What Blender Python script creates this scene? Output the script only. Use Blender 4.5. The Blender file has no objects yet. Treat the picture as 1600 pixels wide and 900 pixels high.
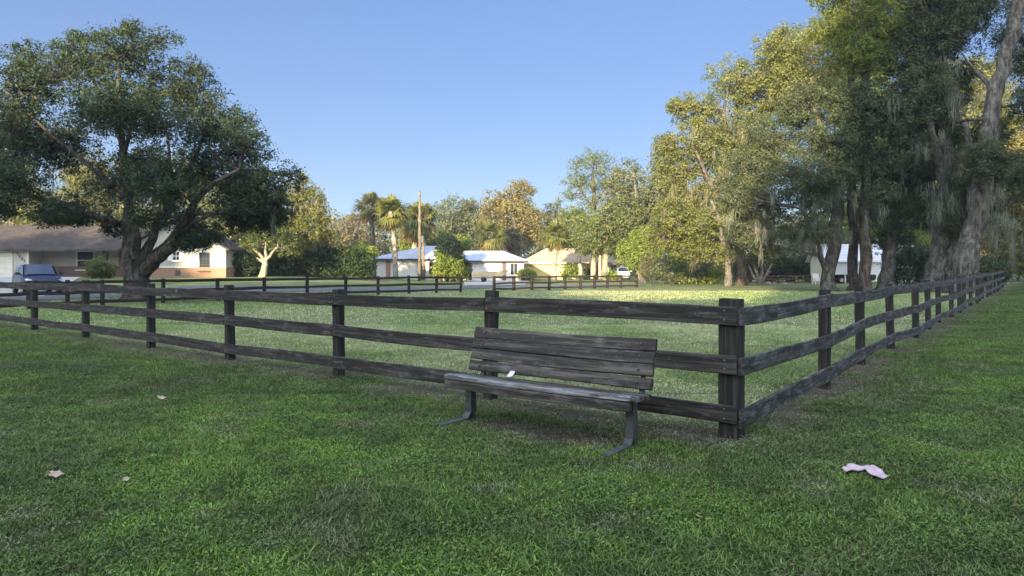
import bpy, bmesh, math, random
import numpy as np
from mathutils import Vector, Matrix
rad = math.radians
SC = bpy.context.scene
COL = SC.collection
RNG = np.random.default_rng(7)
random.seed(7)

# ------------------------------------------------------------------ camera
F, HZ, CX, CAMH = 1090.0, 420.0, 800.0, 1.45      # focal length in photo pixels, horizon row, centre column, eye height
cam_d = bpy.data.cameras.new('camera')
cam_d.sensor_width = 36.0
cam_d.lens = 36.0 * F / 1600.0
cam_d.shift_y = -(450.0 - HZ) / 1600.0
cam_d.clip_start = 0.05
cam_d.clip_end = 3000
cam = bpy.data.objects.new('camera', cam_d)
COL.objects.link(cam)
cam.location = (0, 0, CAMH)
cam.rotation_euler = (rad(90), 0, 0)
SC.camera = cam

# ------------------------------------------------------------------ sky, sun, exposure
SUN_EL, SUN_AZ = 11.0, 20.0        # light travels towards +Y, turned SUN_AZ degrees to +X: the sun stands low behind the left shoulder
world = bpy.data.worlds.new('World')
SC.world = world
world.use_nodes = True
wn = world.node_tree
for n in list(wn.nodes): wn.nodes.remove(n)
wo = wn.nodes.new('ShaderNodeOutputWorld')
bg = wn.nodes.new('ShaderNodeBackground')
sky = wn.nodes.new('ShaderNodeTexSky')
sky.sky_type = 'NISHITA'
sky.sun_disc = False
sky.sun_elevation = rad(SUN_EL)
sky.sun_rotation = rad(180 + SUN_AZ)
sky.air_density = 1.0
sky.dust_density = 0.0
sky.ozone_density = 6.0
bg.inputs['Strength'].default_value = 0.111
gm = wn.nodes.new('ShaderNodeGamma'); gm.inputs['Gamma'].default_value = 0.5      # an evener sky from horizon to zenith than the model's clean air gives
wn.links.new(sky.outputs[0], gm.inputs['Color'])
hs = wn.nodes.new('ShaderNodeHueSaturation')
hs.inputs['Saturation'].default_value = 1.17
hs.inputs['Hue'].default_value = 0.523
wn.links.new(gm.outputs[0], hs.inputs['Color'])
tcw = wn.nodes.new('ShaderNodeTexCoord')                                         # warm sky fill added overhead and behind, out of view, to lift the shade
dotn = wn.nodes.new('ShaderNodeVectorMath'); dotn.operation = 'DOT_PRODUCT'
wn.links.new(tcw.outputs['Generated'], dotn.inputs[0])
FILL_DIR = Vector((-math.sin(rad(SUN_AZ)) * 0.62, -math.cos(rad(SUN_AZ)) * 0.62, 0.78)).normalized()
dotn.inputs[1].default_value = FILL_DIR
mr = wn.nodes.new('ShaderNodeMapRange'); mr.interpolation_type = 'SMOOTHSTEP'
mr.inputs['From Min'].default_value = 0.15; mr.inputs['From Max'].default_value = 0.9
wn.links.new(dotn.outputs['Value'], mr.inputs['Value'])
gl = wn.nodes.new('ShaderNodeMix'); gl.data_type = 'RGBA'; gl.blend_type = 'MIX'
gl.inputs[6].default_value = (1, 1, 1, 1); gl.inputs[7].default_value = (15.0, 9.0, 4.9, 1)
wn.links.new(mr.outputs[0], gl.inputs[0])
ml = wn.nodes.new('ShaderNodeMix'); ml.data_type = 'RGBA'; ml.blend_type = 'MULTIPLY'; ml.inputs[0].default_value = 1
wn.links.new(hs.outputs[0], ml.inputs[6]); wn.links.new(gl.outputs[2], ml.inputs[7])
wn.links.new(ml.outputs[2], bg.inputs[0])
wn.links.new(bg.outputs[0], wo.inputs[0])
sun_d = bpy.data.lights.new('sun', 'SUN')
sun_d.energy = 5.0
sun_d.angle = rad(0.53)
sun_d.color = (1.0, 0.80, 0.50)
sun = bpy.data.objects.new('sun', sun_d)
COL.objects.link(sun)
_d = Vector((math.sin(rad(SUN_AZ)) * math.cos(rad(SUN_EL)), math.cos(rad(SUN_AZ)) * math.cos(rad(SUN_EL)), -math.sin(rad(SUN_EL))))
sun.rotation_euler = _d.to_track_quat('-Z', 'Y').to_euler()
vs = SC.view_settings
vs.view_transform = 'Standard'
vs.look = 'None'
vs.exposure = 1.84
vs.gamma = 1.0
vs.use_curve_mapping = False
try:
    SC.cycles.max_bounces = 6
    SC.cycles.diffuse_bounces = 3
    SC.cycles.glossy_bounces = 2
    SC.cycles.transmission_bounces = 4
    SC.cycles.transparent_max_bounces = 6
    SC.cycles.use_denoising = True
    SC.cycles.sample_clamp_indirect = 4
except Exception:
    pass

# ------------------------------------------------------------------ helpers
def smooth(a, b, x):
    t = np.clip((np.asarray(x, float) - a) / (b - a), 0, 1)
    return t * t * (3 - 2 * t)

def terr(x, y):
    """height of the ground: flat paddock, rising gently towards the house on the left"""
    return 0.72 * smooth(36, 60, y) * smooth(-9, -23, x)

def W(px, py, Y):
    return Vector(((px - CX) / F * Y, Y, CAMH - (py - HZ) / F * Y))

def G(px, py):
    Y = F * CAMH / (py - HZ)
    return Vector(((px - CX) / F * Y, Y, 0))

_perm = np.random.default_rng(3).random((256, 256))
def vnoise(x, y, s=1.0, o=0):
    x = np.asarray(x, float) / s + 37.3 * o + 500; y = np.asarray(y, float) / s + 91.7 * o + 500
    xi = np.floor(x).astype(int); yi = np.floor(y).astype(int)
    fx = x - xi; fy = y - yi
    fx = fx * fx * (3 - 2 * fx); fy = fy * fy * (3 - 2 * fy)
    a = _perm[xi % 256, yi % 256]; b = _perm[(xi + 1) % 256, yi % 256]
    c = _perm[xi % 256, (yi + 1) % 256]; d = _perm[(xi + 1) % 256, (yi + 1) % 256]
    return (a * (1 - fx) + b * fx) * (1 - fy) + (c * (1 - fx) + d * fx) * fy

def fbm(x, y, s, o=0, n=3):
    t = 0; w = 1; tw = 0
    for k in range(n):
        t = t + w * vnoise(x, y, s / 2 ** k, o + k); tw += w; w *= 0.55
    return t / tw

def tag(o, label=None, cat=None, group=None, kind=None):
    if label: o['label'] = label
    if cat: o['category'] = cat
    if group: o['group'] = group
    if kind: o['kind'] = kind
    return o

def thing(name, loc, label, cat, group=None, kind=None, rz=0):
    o = bpy.data.objects.new(name, None)
    o.empty_display_size = 0.2
    o.location = loc
    o.rotation_euler = (0, 0, rz)
    COL.objects.link(o)
    return tag(o, label, cat, group, kind)

def link(name, me, m=None, parent=None, world_coords=True):
    o = bpy.data.objects.new(name, me)
    COL.objects.link(o)
    if m is not None:
        me.materials.clear(); me.materials.append(m)
    if parent is not None:
        o.parent = parent
        if world_coords:
            p = parent; off = Vector((0, 0, 0))
            while p is not None:
                off += p.location; p = p.parent
            o.location = -off
    return o

def np_mesh(name, V, F_flat, sizes, col=None, smooth_sh=False):
    me = bpy.data.meshes.new(name)
    V = np.ascontiguousarray(V, dtype=np.float32)
    F_flat = np.ascontiguousarray(F_flat, dtype=np.int32)
    sizes = np.ascontiguousarray(sizes, dtype=np.int32)
    me.vertices.add(len(V)); me.vertices.foreach_set('co', V.ravel())
    me.loops.add(len(F_flat)); me.loops.foreach_set('vertex_index', F_flat)
    me.polygons.add(len(sizes))
    st = np.zeros(len(sizes), np.int32); st[1:] = np.cumsum(sizes)[:-1]
    me.polygons.foreach_set('loop_start', st)
    me.polygons.foreach_set('loop_total', sizes)
    if smooth_sh: me.polygons.foreach_set('use_smooth', np.ones(len(sizes), bool))
    if col is not None:
        a = me.color_attributes.new('Col', 'FLOAT_COLOR', 'POINT')
        c = np.ones((len(V), 4), np.float32); c[:, :3] = col
        a.data.foreach_set('color', c.ravel())
    me.update(calc_edges=True)
    return me

class MB:
    """collects boxes, tubes and polygons for ONE mesh object"""
    def __init__(s): s.v = []; s.f = []
    def add(s, vs_, fs_):
        o = len(s.v); s.v += [tuple(p) for p in vs_]; s.f += [tuple(i + o for i in f) for f in fs_]
    def box(s, x0, y0, z0, x1, y1, z1):
        s.add([(x0,y0,z0),(x1,y0,z0),(x1,y1,z0),(x0,y1,z0),(x0,y0,z1),(x1,y0,z1),(x1,y1,z1),(x0,y1,z1)],
              [(0,3,2,1),(4,5,6,7),(0,1,5,4),(1,2,6,5),(2,3,7,6),(3,0,4,7)])
    def obox(s, c, half, M):
        vs_ = []
        for dz in (-1, 1):
            for dx, dy in ((-1,-1),(1,-1),(1,1),(-1,1)):
                vs_.append(Vector(c) + M @ Vector((dx*half[0], dy*half[1], dz*half[2])))
        s.add(vs_, [(0,3,2,1),(4,5,6,7),(0,1,5,4),(1,2,6,5),(2,3,7,6),(3,0,4,7)])
    def poly(s, pts): s.add(pts, [tuple(range(len(pts)))])
    def prism(s, pts, d):
        n = len(pts); d = Vector(d); a = [Vector(p) for p in pts]
        s.add(a + [p + d for p in a], [tuple(range(n))[::-1], tuple(range(n, 2*n))] + [(i, (i+1) % n, (i+1) % n + n, i + n) for i in range(n)])
    def tube(s, pts, rs, n=8, cap=True, wob=0.0):
        pts = [Vector(p) for p in pts]; vs_ = []
        m = len(pts)
        if not hasattr(rs, '__len__'): rs = [rs] * m
        up = Vector((0.13, 0.97, 0.2))
        for i, p in enumerate(pts):
            t = (pts[min(i+1, m-1)] - pts[max(i-1, 0)])
            if t.length < 1e-9: t = Vector((0,0,1))
            t.normalize()
            a = t.cross(up)
            if a.length < 0.05: a = t.cross(Vector((1,0,0)))
            a.normalize(); b = t.cross(a)
            for k in range(n):
                th = 2 * math.pi * k / n
                r = rs[i] * (1 + (random.uniform(-wob, wob) if wob else 0))
                vs_.append(p + a * (math.cos(th) * r) + b * (math.sin(th) * r))
        fs_ = []
        for i in range(m - 1):
            for k in range(n):
                k2 = (k + 1) % n
                fs_.append((i*n+k, i*n+k2, (i+1)*n+k2, (i+1)*n+k))
        if cap:
            fs_.append(tuple(range(n))[::-1]); fs_.append(tuple((m-1)*n + k for k in range(n)))
        s.add(vs_, fs_)
    def mesh(s, name, smooth_sh=False):
        me = bpy.data.meshes.new(name)
        me.from_pydata(s.v, [], s.f)
        if smooth_sh:
            me.polygons.foreach_set('use_smooth', np.ones(len(me.polygons), bool))
        me.update()
        return me
    def build(s, name, m, parent=None, smooth_sh=False, wc=True):
        return link(name, s.mesh(name, smooth_sh), m, parent, wc)

# ------------------------------------------------------------------ materials
MATS = {}
def new_mat(name):
    m = bpy.data.materials.new(name); m.use_nodes = True
    nt = m.node_tree
    for n in list(nt.nodes): nt.nodes.remove(n)
    out = nt.nodes.new('ShaderNodeOutputMaterial')
    b = nt.nodes.new('ShaderNodeBsdfPrincipled')
    nt.links.new(b.outputs[0], out.inputs[0])
    MATS[name] = m
    return m, nt, b, out

def N(nt, t, **kw):
    n = nt.nodes.new(t)
    for k, v in kw.items(): setattr(n, k, v)
    return n

def coord(nt, scale=(1,1,1), kind='Object', jitter=False):
    tc = N(nt, 'ShaderNodeTexCoord'); mp = N(nt, 'ShaderNodeMapping')
    mp.inputs['Scale'].default_value = scale
    nt.links.new(tc.outputs[kind], mp.inputs['Vector'])
    if jitter:
        oi = N(nt, 'ShaderNodeObjectInfo'); mul = N(nt, 'ShaderNodeVectorMath', operation='SCALE')
        cmb = N(nt, 'ShaderNodeCombineXYZ')
        for k in range(3): nt.links.new(oi.outputs['Random'], cmb.inputs[k])
        nt.links.new(cmb.outputs[0], mul.inputs[0]); mul.inputs['Scale'].default_value = 57.0
        nt.links.new(mul.outputs[0], mp.inputs['Location'])
    return mp.outputs[0]

def ramp(nt, src, stops):
    r = N(nt, 'ShaderNodeValToRGB')
    e = r.color_ramp.elements
    while len(e) < len(stops): e.new(0.5)
    for el, (p, c) in zip(e, stops):
        el.position = p; el.color = (c[0], c[1], c[2], 1) if hasattr(c, '__len__') else (c, c, c, 1)
    nt.links.new(src, r.inputs[0])
    return r.outputs[0]

def noise(nt, vec, scale, detail=4, rough=0.6, dist=0):
    n = N(nt, 'ShaderNodeTexNoise')
    n.inputs['Scale'].default_value = scale; n.inputs['Detail'].default_value = detail
    n.inputs['Roughness'].default_value = rough; n.inputs['Distortion'].default_value = dist
    nt.links.new(vec, n.inputs['Vector'])
    return n.outputs[0]

def mixc(nt, fac, a, b, mode='MIX'):
    m = N(nt, 'ShaderNodeMix', data_type='RGBA', blend_type=mode)
    for sock, v in ((m.inputs[0], fac), (m.inputs[6], a), (m.inputs[7], b)):
        if hasattr(v, 'is_output'): nt.links.new(v, sock)
        elif hasattr(v, '__len__'): sock.default_value = (v[0], v[1], v[2], 1)
        else: sock.default_value = v
    return m.outputs[2]

def bump(nt, b, h, strength=0.4, dist=0.01):
    bp = N(nt, 'ShaderNodeBump')
    bp.inputs['Strength'].default_value = strength; bp.inputs['Distance'].default_value = dist
    nt.links.new(h, bp.inputs['Height']); nt.links.new(bp.outputs[0], b.inputs['Normal'])

def plain(name, c, rough=0.6, metal=0.0, var=0.18, scale=6.0, spec=0.4, bmp=0.1):
    if name in MATS: return MATS[name]
    m, nt, b, out = new_mat(name)
    v = coord(nt)
    n = noise(nt, v, scale, 5)
    lo = [x * (1 - var) for x in c]; hi = [min(1, x * (1 + var)) for x in c]
    nt.links.new(ramp(nt, n, [(0.3, lo), (0.7, hi)]), b.inputs['Base Color'])
    b.inputs['Roughness'].default_value = rough; b.inputs['Metallic'].default_value = metal
    b.inputs['Specular IOR Level'].default_value = spec
    if bmp: bump(nt, b, noise(nt, v, scale * 8, 3), bmp, 0.005)
    return m

def wood(name, dark, mid, lichen, lich_amt=0.5, rough=0.8, axis=0, jitter=True):
    dark = [dark[0] * 1.35, dark[1] * 1.34, dark[2] * 1.22]; mid = [mid[0] * 1.8, mid[1] * 1.78, mid[2] * 1.62]
    m, nt, b, out = new_mat(name)
    sc = [26, 26, 26]; sc[axis] = 1.1
    v = coord(nt, sc, jitter=jitter)
    sc2 = [9, 9, 9]; sc2[axis] = 2.6
    v2 = coord(nt, sc2, jitter=jitter)
    g = noise(nt, v, 1.0, 7, 0.68, 0.25)
    base = ramp(nt, g, [(0.28, [x * 0.45 for x in dark]), (0.48, dark), (0.72, mid)])
    l = noise(nt, v2, 1.3, 9, 0.78, 0.15)
    lm = ramp(nt, l, [(lich_amt, 0.0), (lich_amt + 0.13, 1.0)])
    fine = ramp(nt, noise(nt, v, 3.0, 4, 0.7), [(0.38, 0.0), (0.62, 0.9)])
    mk = mixc(nt, 1.0, lm, fine, 'MULTIPLY')
    c = mixc(nt, mk, base, lichen)
    nt.links.new(c, b.inputs['Base Color'])
    b.inputs['Roughness'].default_value = rough
    b.inputs['Specular IOR Level'].default_value = 0.35
    bump(nt, b, g, 0.9, 0.008)
    return m

def leaf_mat(name, trans=0.35, rough=0.55):
    m, nt, b, out = new_mat(name)
    a = N(nt, 'ShaderNodeAttribute'); a.attribute_name = 'Col'
    nt.links.new(a.outputs['Color'], b.inputs['Base Color'])
    b.inputs['Roughness'].default_value = rough; b.inputs['Specular IOR Level'].default_value = 0.3
    t = N(nt, 'ShaderNodeBsdfTranslucent')
    tc = mixc(nt, 1.0, a.outputs['Color'], (1.25, 1.35, 0.6), 'MULTIPLY')
    nt.links.new(tc, t.inputs[0])
    mx = N(nt, 'ShaderNodeMixShader'); mx.inputs[0].default_value = trans
    nt.links.new(b.outputs[0], mx.inputs[1]); nt.links.new(t.outputs[0], mx.inputs[2])
    nt.links.new(mx.outputs[0], out.inputs[0])
    return m

def bark_mat(name, dark, light, scale=3.0):
    m, nt, b, out = new_mat(name)
    v = coord(nt, (1, 1, 0.22))
    n = noise(nt, v, scale * 2.2, 8, 0.72, 0.4)          # ridges and furrows
    n3 = noise(nt, v, scale * 9, 5, 0.7, 0.3)
    n2 = noise(nt, coord(nt), scale * 0.7, 6, 0.65)        # lichen and stained patches
    c = ramp(nt, n, [(0.34, [x * 0.30 for x in dark]), (0.47, dark), (0.66, light)])
    c = mixc(nt, 1.0, c, ramp(nt, n3, [(0.3, 0.55), (0.7, 1.3)]), 'MULTIPLY')
    c = mixc(nt, ramp(nt, n2, [(0.50, 0.0), (0.68, 0.6)]), c, [light[0] * 1.15, light[1] * 1.2, light[2] * 1.15])
    nt.links.new(c, b.inputs['Base Color'])
    b.inputs['Roughness'].default_value = 0.9; b.inputs['Specular IOR Level'].default_value = 0.2
    bump(nt, b, n, 1.0, 0.12)
    return m

def brick_mat(name, c1, c2, mortar):
    m, nt, b, out = new_mat(name)
    tc = N(nt, 'ShaderNodeTexCoord'); sp = N(nt, 'ShaderNodeSeparateXYZ'); cb = N(nt, 'ShaderNodeCombineXYZ')
    nt.links.new(tc.outputs['Object'], sp.inputs[0])
    ad = N(nt, 'ShaderNodeMath', operation='ADD')
    nt.links.new(sp.outputs[0], ad.inputs[0]); nt.links.new(sp.outputs[1], ad.inputs[1])
    nt.links.new(ad.outputs[0], cb.inputs[0]); nt.links.new(sp.outputs[2], cb.inputs[1])
    br = N(nt, 'ShaderNodeTexBrick')
    nt.links.new(cb.outputs[0], br.inputs['Vector'])
    br.inputs['Color1'].default_value = (*c1, 1); br.inputs['Color2'].default_value = (*c2, 1); br.inputs['Mortar'].default_value = (*mortar, 1)
    br.inputs['Scale'].default_value = 1.0; br.inputs['Mortar Size'].default_value = 0.012
    br.inputs['Brick Width'].default_value = 0.22; br.inputs['Row Height'].default_value = 0.075
    nt.links.new(br.outputs[0], b.inputs['Base Color']); b.inputs['Roughness'].default_value = 0.85
    return m

def stripe_mat(name, c, gap, period, axis=0, rough=0.6, metal=0.0, width=0.08, var=0.1):
    """siding, garage-door or roof-seam lines: a narrow darker joint every `period` metres along one axis"""
    m, nt, b, out = new_mat(name)
    tc = N(nt, 'ShaderNodeTexCoord'); sp = N(nt, 'ShaderNodeSeparateXYZ')
    nt.links.new(tc.outputs['Object'], sp.inputs[0])
    mo = N(nt, 'ShaderNodeMath', operation='MULTIPLY'); mo.inputs[1].default_value = 1 / period
    nt.links.new(sp.outputs[axis], mo.inputs[0])
    fr = N(nt, 'ShaderNodeMath', operation='FRACT'); nt.links.new(mo.outputs[0], fr.inputs[0])
    lt = N(nt, 'ShaderNodeMath', operation='LESS_THAN'); lt.inputs[1].default_value = width
    nt.links.new(fr.outputs[0], lt.inputs[0])
    n = noise(nt, coord(nt), 1.3, 5, 0.65)
    base = ramp(nt, n, [(0.3, [x * (1 - var) for x in c]), (0.7, [x * (1 + var) for x in c])])
    nt.links.new(mixc(nt, lt.outputs[0], base, gap), b.inputs['Base Color'])
    b.inputs['Roughness'].default_value = rough; b.inputs['Metallic'].default_value = metal
    inv = N(nt, 'ShaderNodeMath', operation='SUBTRACT'); inv.inputs[0].default_value = 1.0
    nt.links.new(lt.outputs[0], inv.inputs[1])
    bump(nt, b, inv.outputs[0], 0.6, 0.02)
    return m

def glass_mat(name, c=(0.03, 0.04, 0.05), rough=0.06):
    m, nt, b, out = new_mat(name)
    b.inputs['Base Color'].default_value = (*c, 1); b.inputs['Roughness'].default_value = rough
    b.inputs['Specular IOR Level'].default_value = 0.9
    bump(nt, b, noise(nt, coord(nt), 1.5, 2), 0.06, 0.05)
    return m

M_LEAF = leaf_mat('leaf')
M_MOSS = leaf_mat('moss', 0.25, 0.9)
M_GRASS = leaf_mat('grass_blade', 0.25, 0.6)
M_BARK_DARK = bark_mat('bark_dark', (0.055, 0.045, 0.036), (0.17, 0.155, 0.135))
M_BARK_OAK = bark_mat('bark_oak', (0.085, 0.075, 0.062), (0.235, 0.22, 0.19))
M_BARK_PINE = bark_mat('bark_pine', (0.085, 0.066, 0.052), (0.23, 0.19, 0.155))
M_BARK_PALE = bark_mat('bark_pale', (0.30, 0.26, 0.20), (0.52, 0.47, 0.38))
M_FENCE = wood('fence_wood', (0.020, 0.018, 0.0165), (0.062, 0.056, 0.050), (0.19, 0.19, 0.18), 0.52)
M_POST = wood('post_wood', (0.019, 0.0175, 0.016), (0.048, 0.045, 0.040), (0.13, 0.13, 0.11), 0.60, axis=2)
M_RAILR = wood('fence_wood_lichen', (0.024, 0.022, 0.021), (0.075, 0.070, 0.066), (0.25, 0.25, 0.25), 0.47)
M_FARF = wood('far_fence_wood', (0.018, 0.016, 0.015), (0.05, 0.045, 0.04), (0.12, 0.11, 0.10), 0.62)
M_FARP = wood('far_fence_post', (0.018, 0.016, 0.015), (0.05, 0.045, 0.04), (0.12, 0.11, 0.10), 0.62, axis=2)
M_BENCHW = wood('bench_wood', (0.026, 0.0225, 0.020), (0.105, 0.093, 0.082), (0.22, 0.21, 0.19), 0.51, 0.6)
M_SEATW = wood('bench_seat_wood', (0.055, 0.052, 0.052), (0.20, 0.20, 0.20), (0.46, 0.47, 0.49), 0.44, 0.42)  # paler, bluer bench wood: sky reflection put into the colour
M_NAIL = plain('rusty_nail', (0.20, 0.155, 0.13), 0.7, 0.2, 0.3, 20, bmp=0)
M_STEEL = plain('weathered_steel', (0.11, 0.115, 0.11), 0.55, 0.5, 0.35, 14)

# ------------------------------------------------------------------ lawn colours (real differences of grass, dry patches and soil)
FA = G(1143, 682); FB = G(530, 588)
FDIR = (FB - FA).normalized(); FN = Vector((-FDIR.y, FDIR.x, 0))
if FN.y < 0: FN = -FN
RDIR = Vector((0.603, 0.798, 0)).normalized()
RN = Vector((RDIR.y, -RDIR.x, 0))

def lawn_col(x, y):
    x = np.asarray(x, float); y = np.asarray(y, float)
    big = fbm(x, y, 3.2, 1); med = fbm(x, y, 0.9, 5); sm = fbm(x, y, 0.28, 9, 2)
    dl = (x - FA.x) * FN.x + (y - FA.y) * FN.y          # >0 beyond the left fence line
    dr = (x - FA.x) * RN.x + (y - FA.y) * RN.y          # <0 inside the right fence line
    inside = smooth(-0.1, 0.3, dl) * smooth(0.1, -0.3, dr)
    g = np.stack([0.070 + 0 * x, 0.104 + 0 * x, 0.029 + 0 * x], -1)
    lush = np.stack([0.105 + 0 * x, 0.172 + 0 * x, 0.026 + 0 * x], -1)
    dark = np.stack([0.044 + 0 * x, 0.064 + 0 * x, 0.026 + 0 * x], -1)
    dry = np.stack([0.33 + 0 * x, 0.325 + 0 * x, 0.205 + 0 * x], -1)
    pale = np.stack([0.215 + 0 * x, 0.275 + 0 * x, 0.115 + 0 * x], -1)
    soil = np.stack([0.170 + 0 * x, 0.145 + 0 * x, 0.115 + 0 * x], -1)
    def mx(a, b, t): return a + (b - a) * t[..., None]
    c = mx(g, lush, smooth(0.45, 0.68, big) * 0.55)
    c = mx(c, dark, smooth(0.50, 0.72, med) * 0.5)
    c = mx(c, lush, smooth(0.58, 0.78, fbm(x, y, 1.3, 21)) * 0.5)
    c = mx(c, dark, smooth(0.52, 0.75, fbm(x, y, 0.17, 25, 2)) * 0.45)
    far = smooth(9, 20, y)
    c = mx(c, pale, inside * (0.35 + 0.5 * far))
    dryf = smooth(0.50, 0.68, fbm(x, y, 4.5, 33)) * inside * (0.55)
    # a pale worn band of the paddock beyond the bench
    dryf = np.maximum(dryf, inside * 0.75 * np.exp(-(((x - 3.5) / 5.5) ** 2 + ((y - 17.5) / 5.0) ** 2)) * smooth(0.30, 0.60, fbm(x, y, 1.6, 41)))
    dryf = np.maximum(dryf, inside * 0.5 * smooth(16, 40, y) * smooth(0.42, 0.6, fbm(x, y, 6.0, 43)))
    c = mx(c, dry, dryf)
    # worn soil under the bench and along the fence
    u = (x - 0.30) * 0.804 + (y - 6.2) * -0.595; w = (x - 0.30) * 0.595 + (y - 6.2) * 0.804
    bare = np.exp(-((u / 0.85) ** 2 + (w / 0.30) ** 2) ** 1.5) * smooth(0.36, 0.58, fbm(x, y, 0.5, 51)) * 0.9
    bare = np.maximum(bare, np.exp(-((dl + 0.08) / 0.36) ** 2) * smooth(-0.6, 0.2, -dr) * smooth(0.30, 0.58, fbm(x, y, 0.6, 53)) * 0.85)
    bare = np.maximum(bare, np.exp(-((dr - 0.08) / 0.38) ** 2) * smooth(-0.5, 0.2, dl) * smooth(0.30, 0.58, fbm(x, y, 0.6, 55)) * 0.9)
    bare = np.maximum(bare, (1 - inside) * smooth(0.62, 0.74, fbm(x, y, 0.5, 57)) * 0.30)
    c = mx(c, soil, bare)
    c = c * (0.72 + 0.56 * sm)[..., None]
    return c, bare, inside

def axis_pts(lo, hi, fine_lo, fine_hi, step, grow=1.12):
    a = list(np.arange(fine_lo, fine_hi + 1e-6, step))
    s = step; p = fine_hi
    while p < hi: s *= grow; p += s; a.append(p)
    s = step; p = fine_lo
    while p > lo: s *= grow; p -= s; a.insert(0, p)
    return np.array(a)

gx = axis_pts(-330, 330, -12, 14, 0.16, 1.07)
gy = axis_pts(-160, 400, 2, 16, 0.13, 1.05)
XX, YY = np.meshgrid(gx, gy)
ZZ = terr(XX, YY) + 0.018 * (fbm(XX, YY, 1.3, 61) - 0.5) * smooth(60, 20, YY)
cc, bare_, ins_ = lawn_col(XX, YY)
V = np.stack([XX, YY, ZZ], -1).reshape(-1, 3)
nx, ny = len(gx), len(gy)
idx = np.arange(nx * ny).reshape(ny, nx)
Fq = np.stack([idx[:-1, :-1], idx[:-1, 1:], idx[1:, 1:], idx[1:, :-1]], -1).reshape(-1)
m, nt, b, out = new_mat('lawn_ground')
a = N(nt, 'ShaderNodeAttribute'); a.attribute_name = 'Col'
n1 = noise(nt, coord(nt), 9.0, 8, 0.75); n2 = noise(nt, coord(nt), 0.9, 4, 0.6)
c = mixc(nt, 1.0, a.outputs['Color'], ramp(nt, n1, [(0.3, (0.45, 0.5, 0.45)), (0.7, (1.25, 1.25, 1.2))]), 'MULTIPLY')
c = mixc(nt, 1.0, c, ramp(nt, n2, [(0.35, (0.85, 0.86, 0.8)), (0.65, (1.12, 1.08, 1.0))]), 'MULTIPLY')
nt.links.new(c, b.inputs['Base Color']); b.inputs['Roughness'].default_value = 0.95; b.inputs['Specular IOR Level'].default_value = 0.1
bump(nt, b, n1, 1.0, 0.05)
lawn = link('lawn', np_mesh('lawn', V, Fq, np.full(len(Fq) // 4, 4), cc.reshape(-1, 3) * 0.85, True), m)
tag(lawn, 'mown green and dry lawn under the whole scene', 'lawn', kind='structure')

# ------------------------------------------------------------------ road and drives
def strip(name, pts_l, pts_r, m, z, label, cat):
    v = []; f = []
    n = 40
    def samp(pts):
        pts = np.array(pts, float); t = np.linspace(0, len(pts) - 1, n); i = np.clip(t.astype(int), 0, len(pts) - 2); fr = (t - i)[:, None]
        return pts[i] * (1 - fr) + pts[i + 1] * fr
    L, R = samp(pts_l), samp(pts_r); K = 8
    for i in range(n):
        for k in range(K + 1):
            p = L[i] * (1 - k / K) + R[i] * k / K
            v.append((p[0], p[1], float(terr(p[0], p[1])) + z))
    for i in range(n - 1):
        for k in range(K):
            a0 = i * (K + 1) + k
            f.append((a0, a0 + 1, a0 + K + 2, a0 + K + 1))
    me = bpy.data.meshes.new(name); me.from_pydata(v, [], f); me.update()
    o = link(name, me, m); tag(o, label, cat, kind='structure'); return o

M_ASPH = plain('asphalt', (0.135, 0.138, 0.145), 0.9, 0, 0.25, 3.0, 0.2, 0.4)
M_CONC = plain('concrete', (0.42, 0.40, 0.37), 0.85, 0, 0.15, 1.2, 0.3, 0.2)
def g2(px, py): p = G(px, py); return (p.x, p.y)
strip('road', [(-60, 25.5), (-22, 30.5), g2(300, 459.5), g2(540, 455.5), g2(660, 453.0), g2(760, 451.2), g2(900, 448.0), g2(1010, 445.8)],
      [(-60, 33), (-26, 36), g2(300, 453.8), g2(540, 451.0), g2(660, 449.2), g2(760, 447.8), g2(900, 445.0), g2(1010, 443.6)], M_ASPH, 0.030, 'grey asphalt lane behind the far rail fence', 'road')
strip('driveway', [(-34, 35.0), (-45, 60.2)], [(-24.2, 36.0), (-37.0, 60.2)], M_CONC, 0.036, 'pale concrete drive leading up to the garage', 'driveway')
strip('yard_drive', [g2(725, 446.5), g2(725, 438.2)], [g2(820, 446.0), g2(828, 438.2)], M_CONC, 0.034, 'concrete drive in front of the white roofed house', 'driveway')

# ------------------------------------------------------------------ leaves, limbs, moss
def unit(v): return v / np.maximum(np.linalg.norm(v, axis=-1, keepdims=True), 1e-9)

def leaf_mesh(name, P, Nrm, L, wd, cols):
    """one rhombic, slightly folded leaf (or leaf spray) per point"""
    n = len(P)
    t = unit(np.cross(Nrm, RNG.normal(size=(n, 3)))); s = np.cross(Nrm, t)
    L = L * RNG.uniform(0.6, 1.35, n); L = L[:, None]
    a = P - t * L * 0.5; c = P + t * L * 0.5
    k = RNG.uniform(0.38, 0.62, n)[:, None]
    b1 = P + s * L * wd * 0.5 + t * L * (k - 0.5) + Nrm * L * 0.10
    d1 = P - s * L * wd * 0.5 + t * L * (k - 0.5) + Nrm * L * 0.10
    V = np.stack([a, b1, c, d1], 1).reshape(-1, 3)
    return np_mesh(name, V, np.arange(4 * n), np.full(n, 4), np.repeat(cols, 4, 0))

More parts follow.
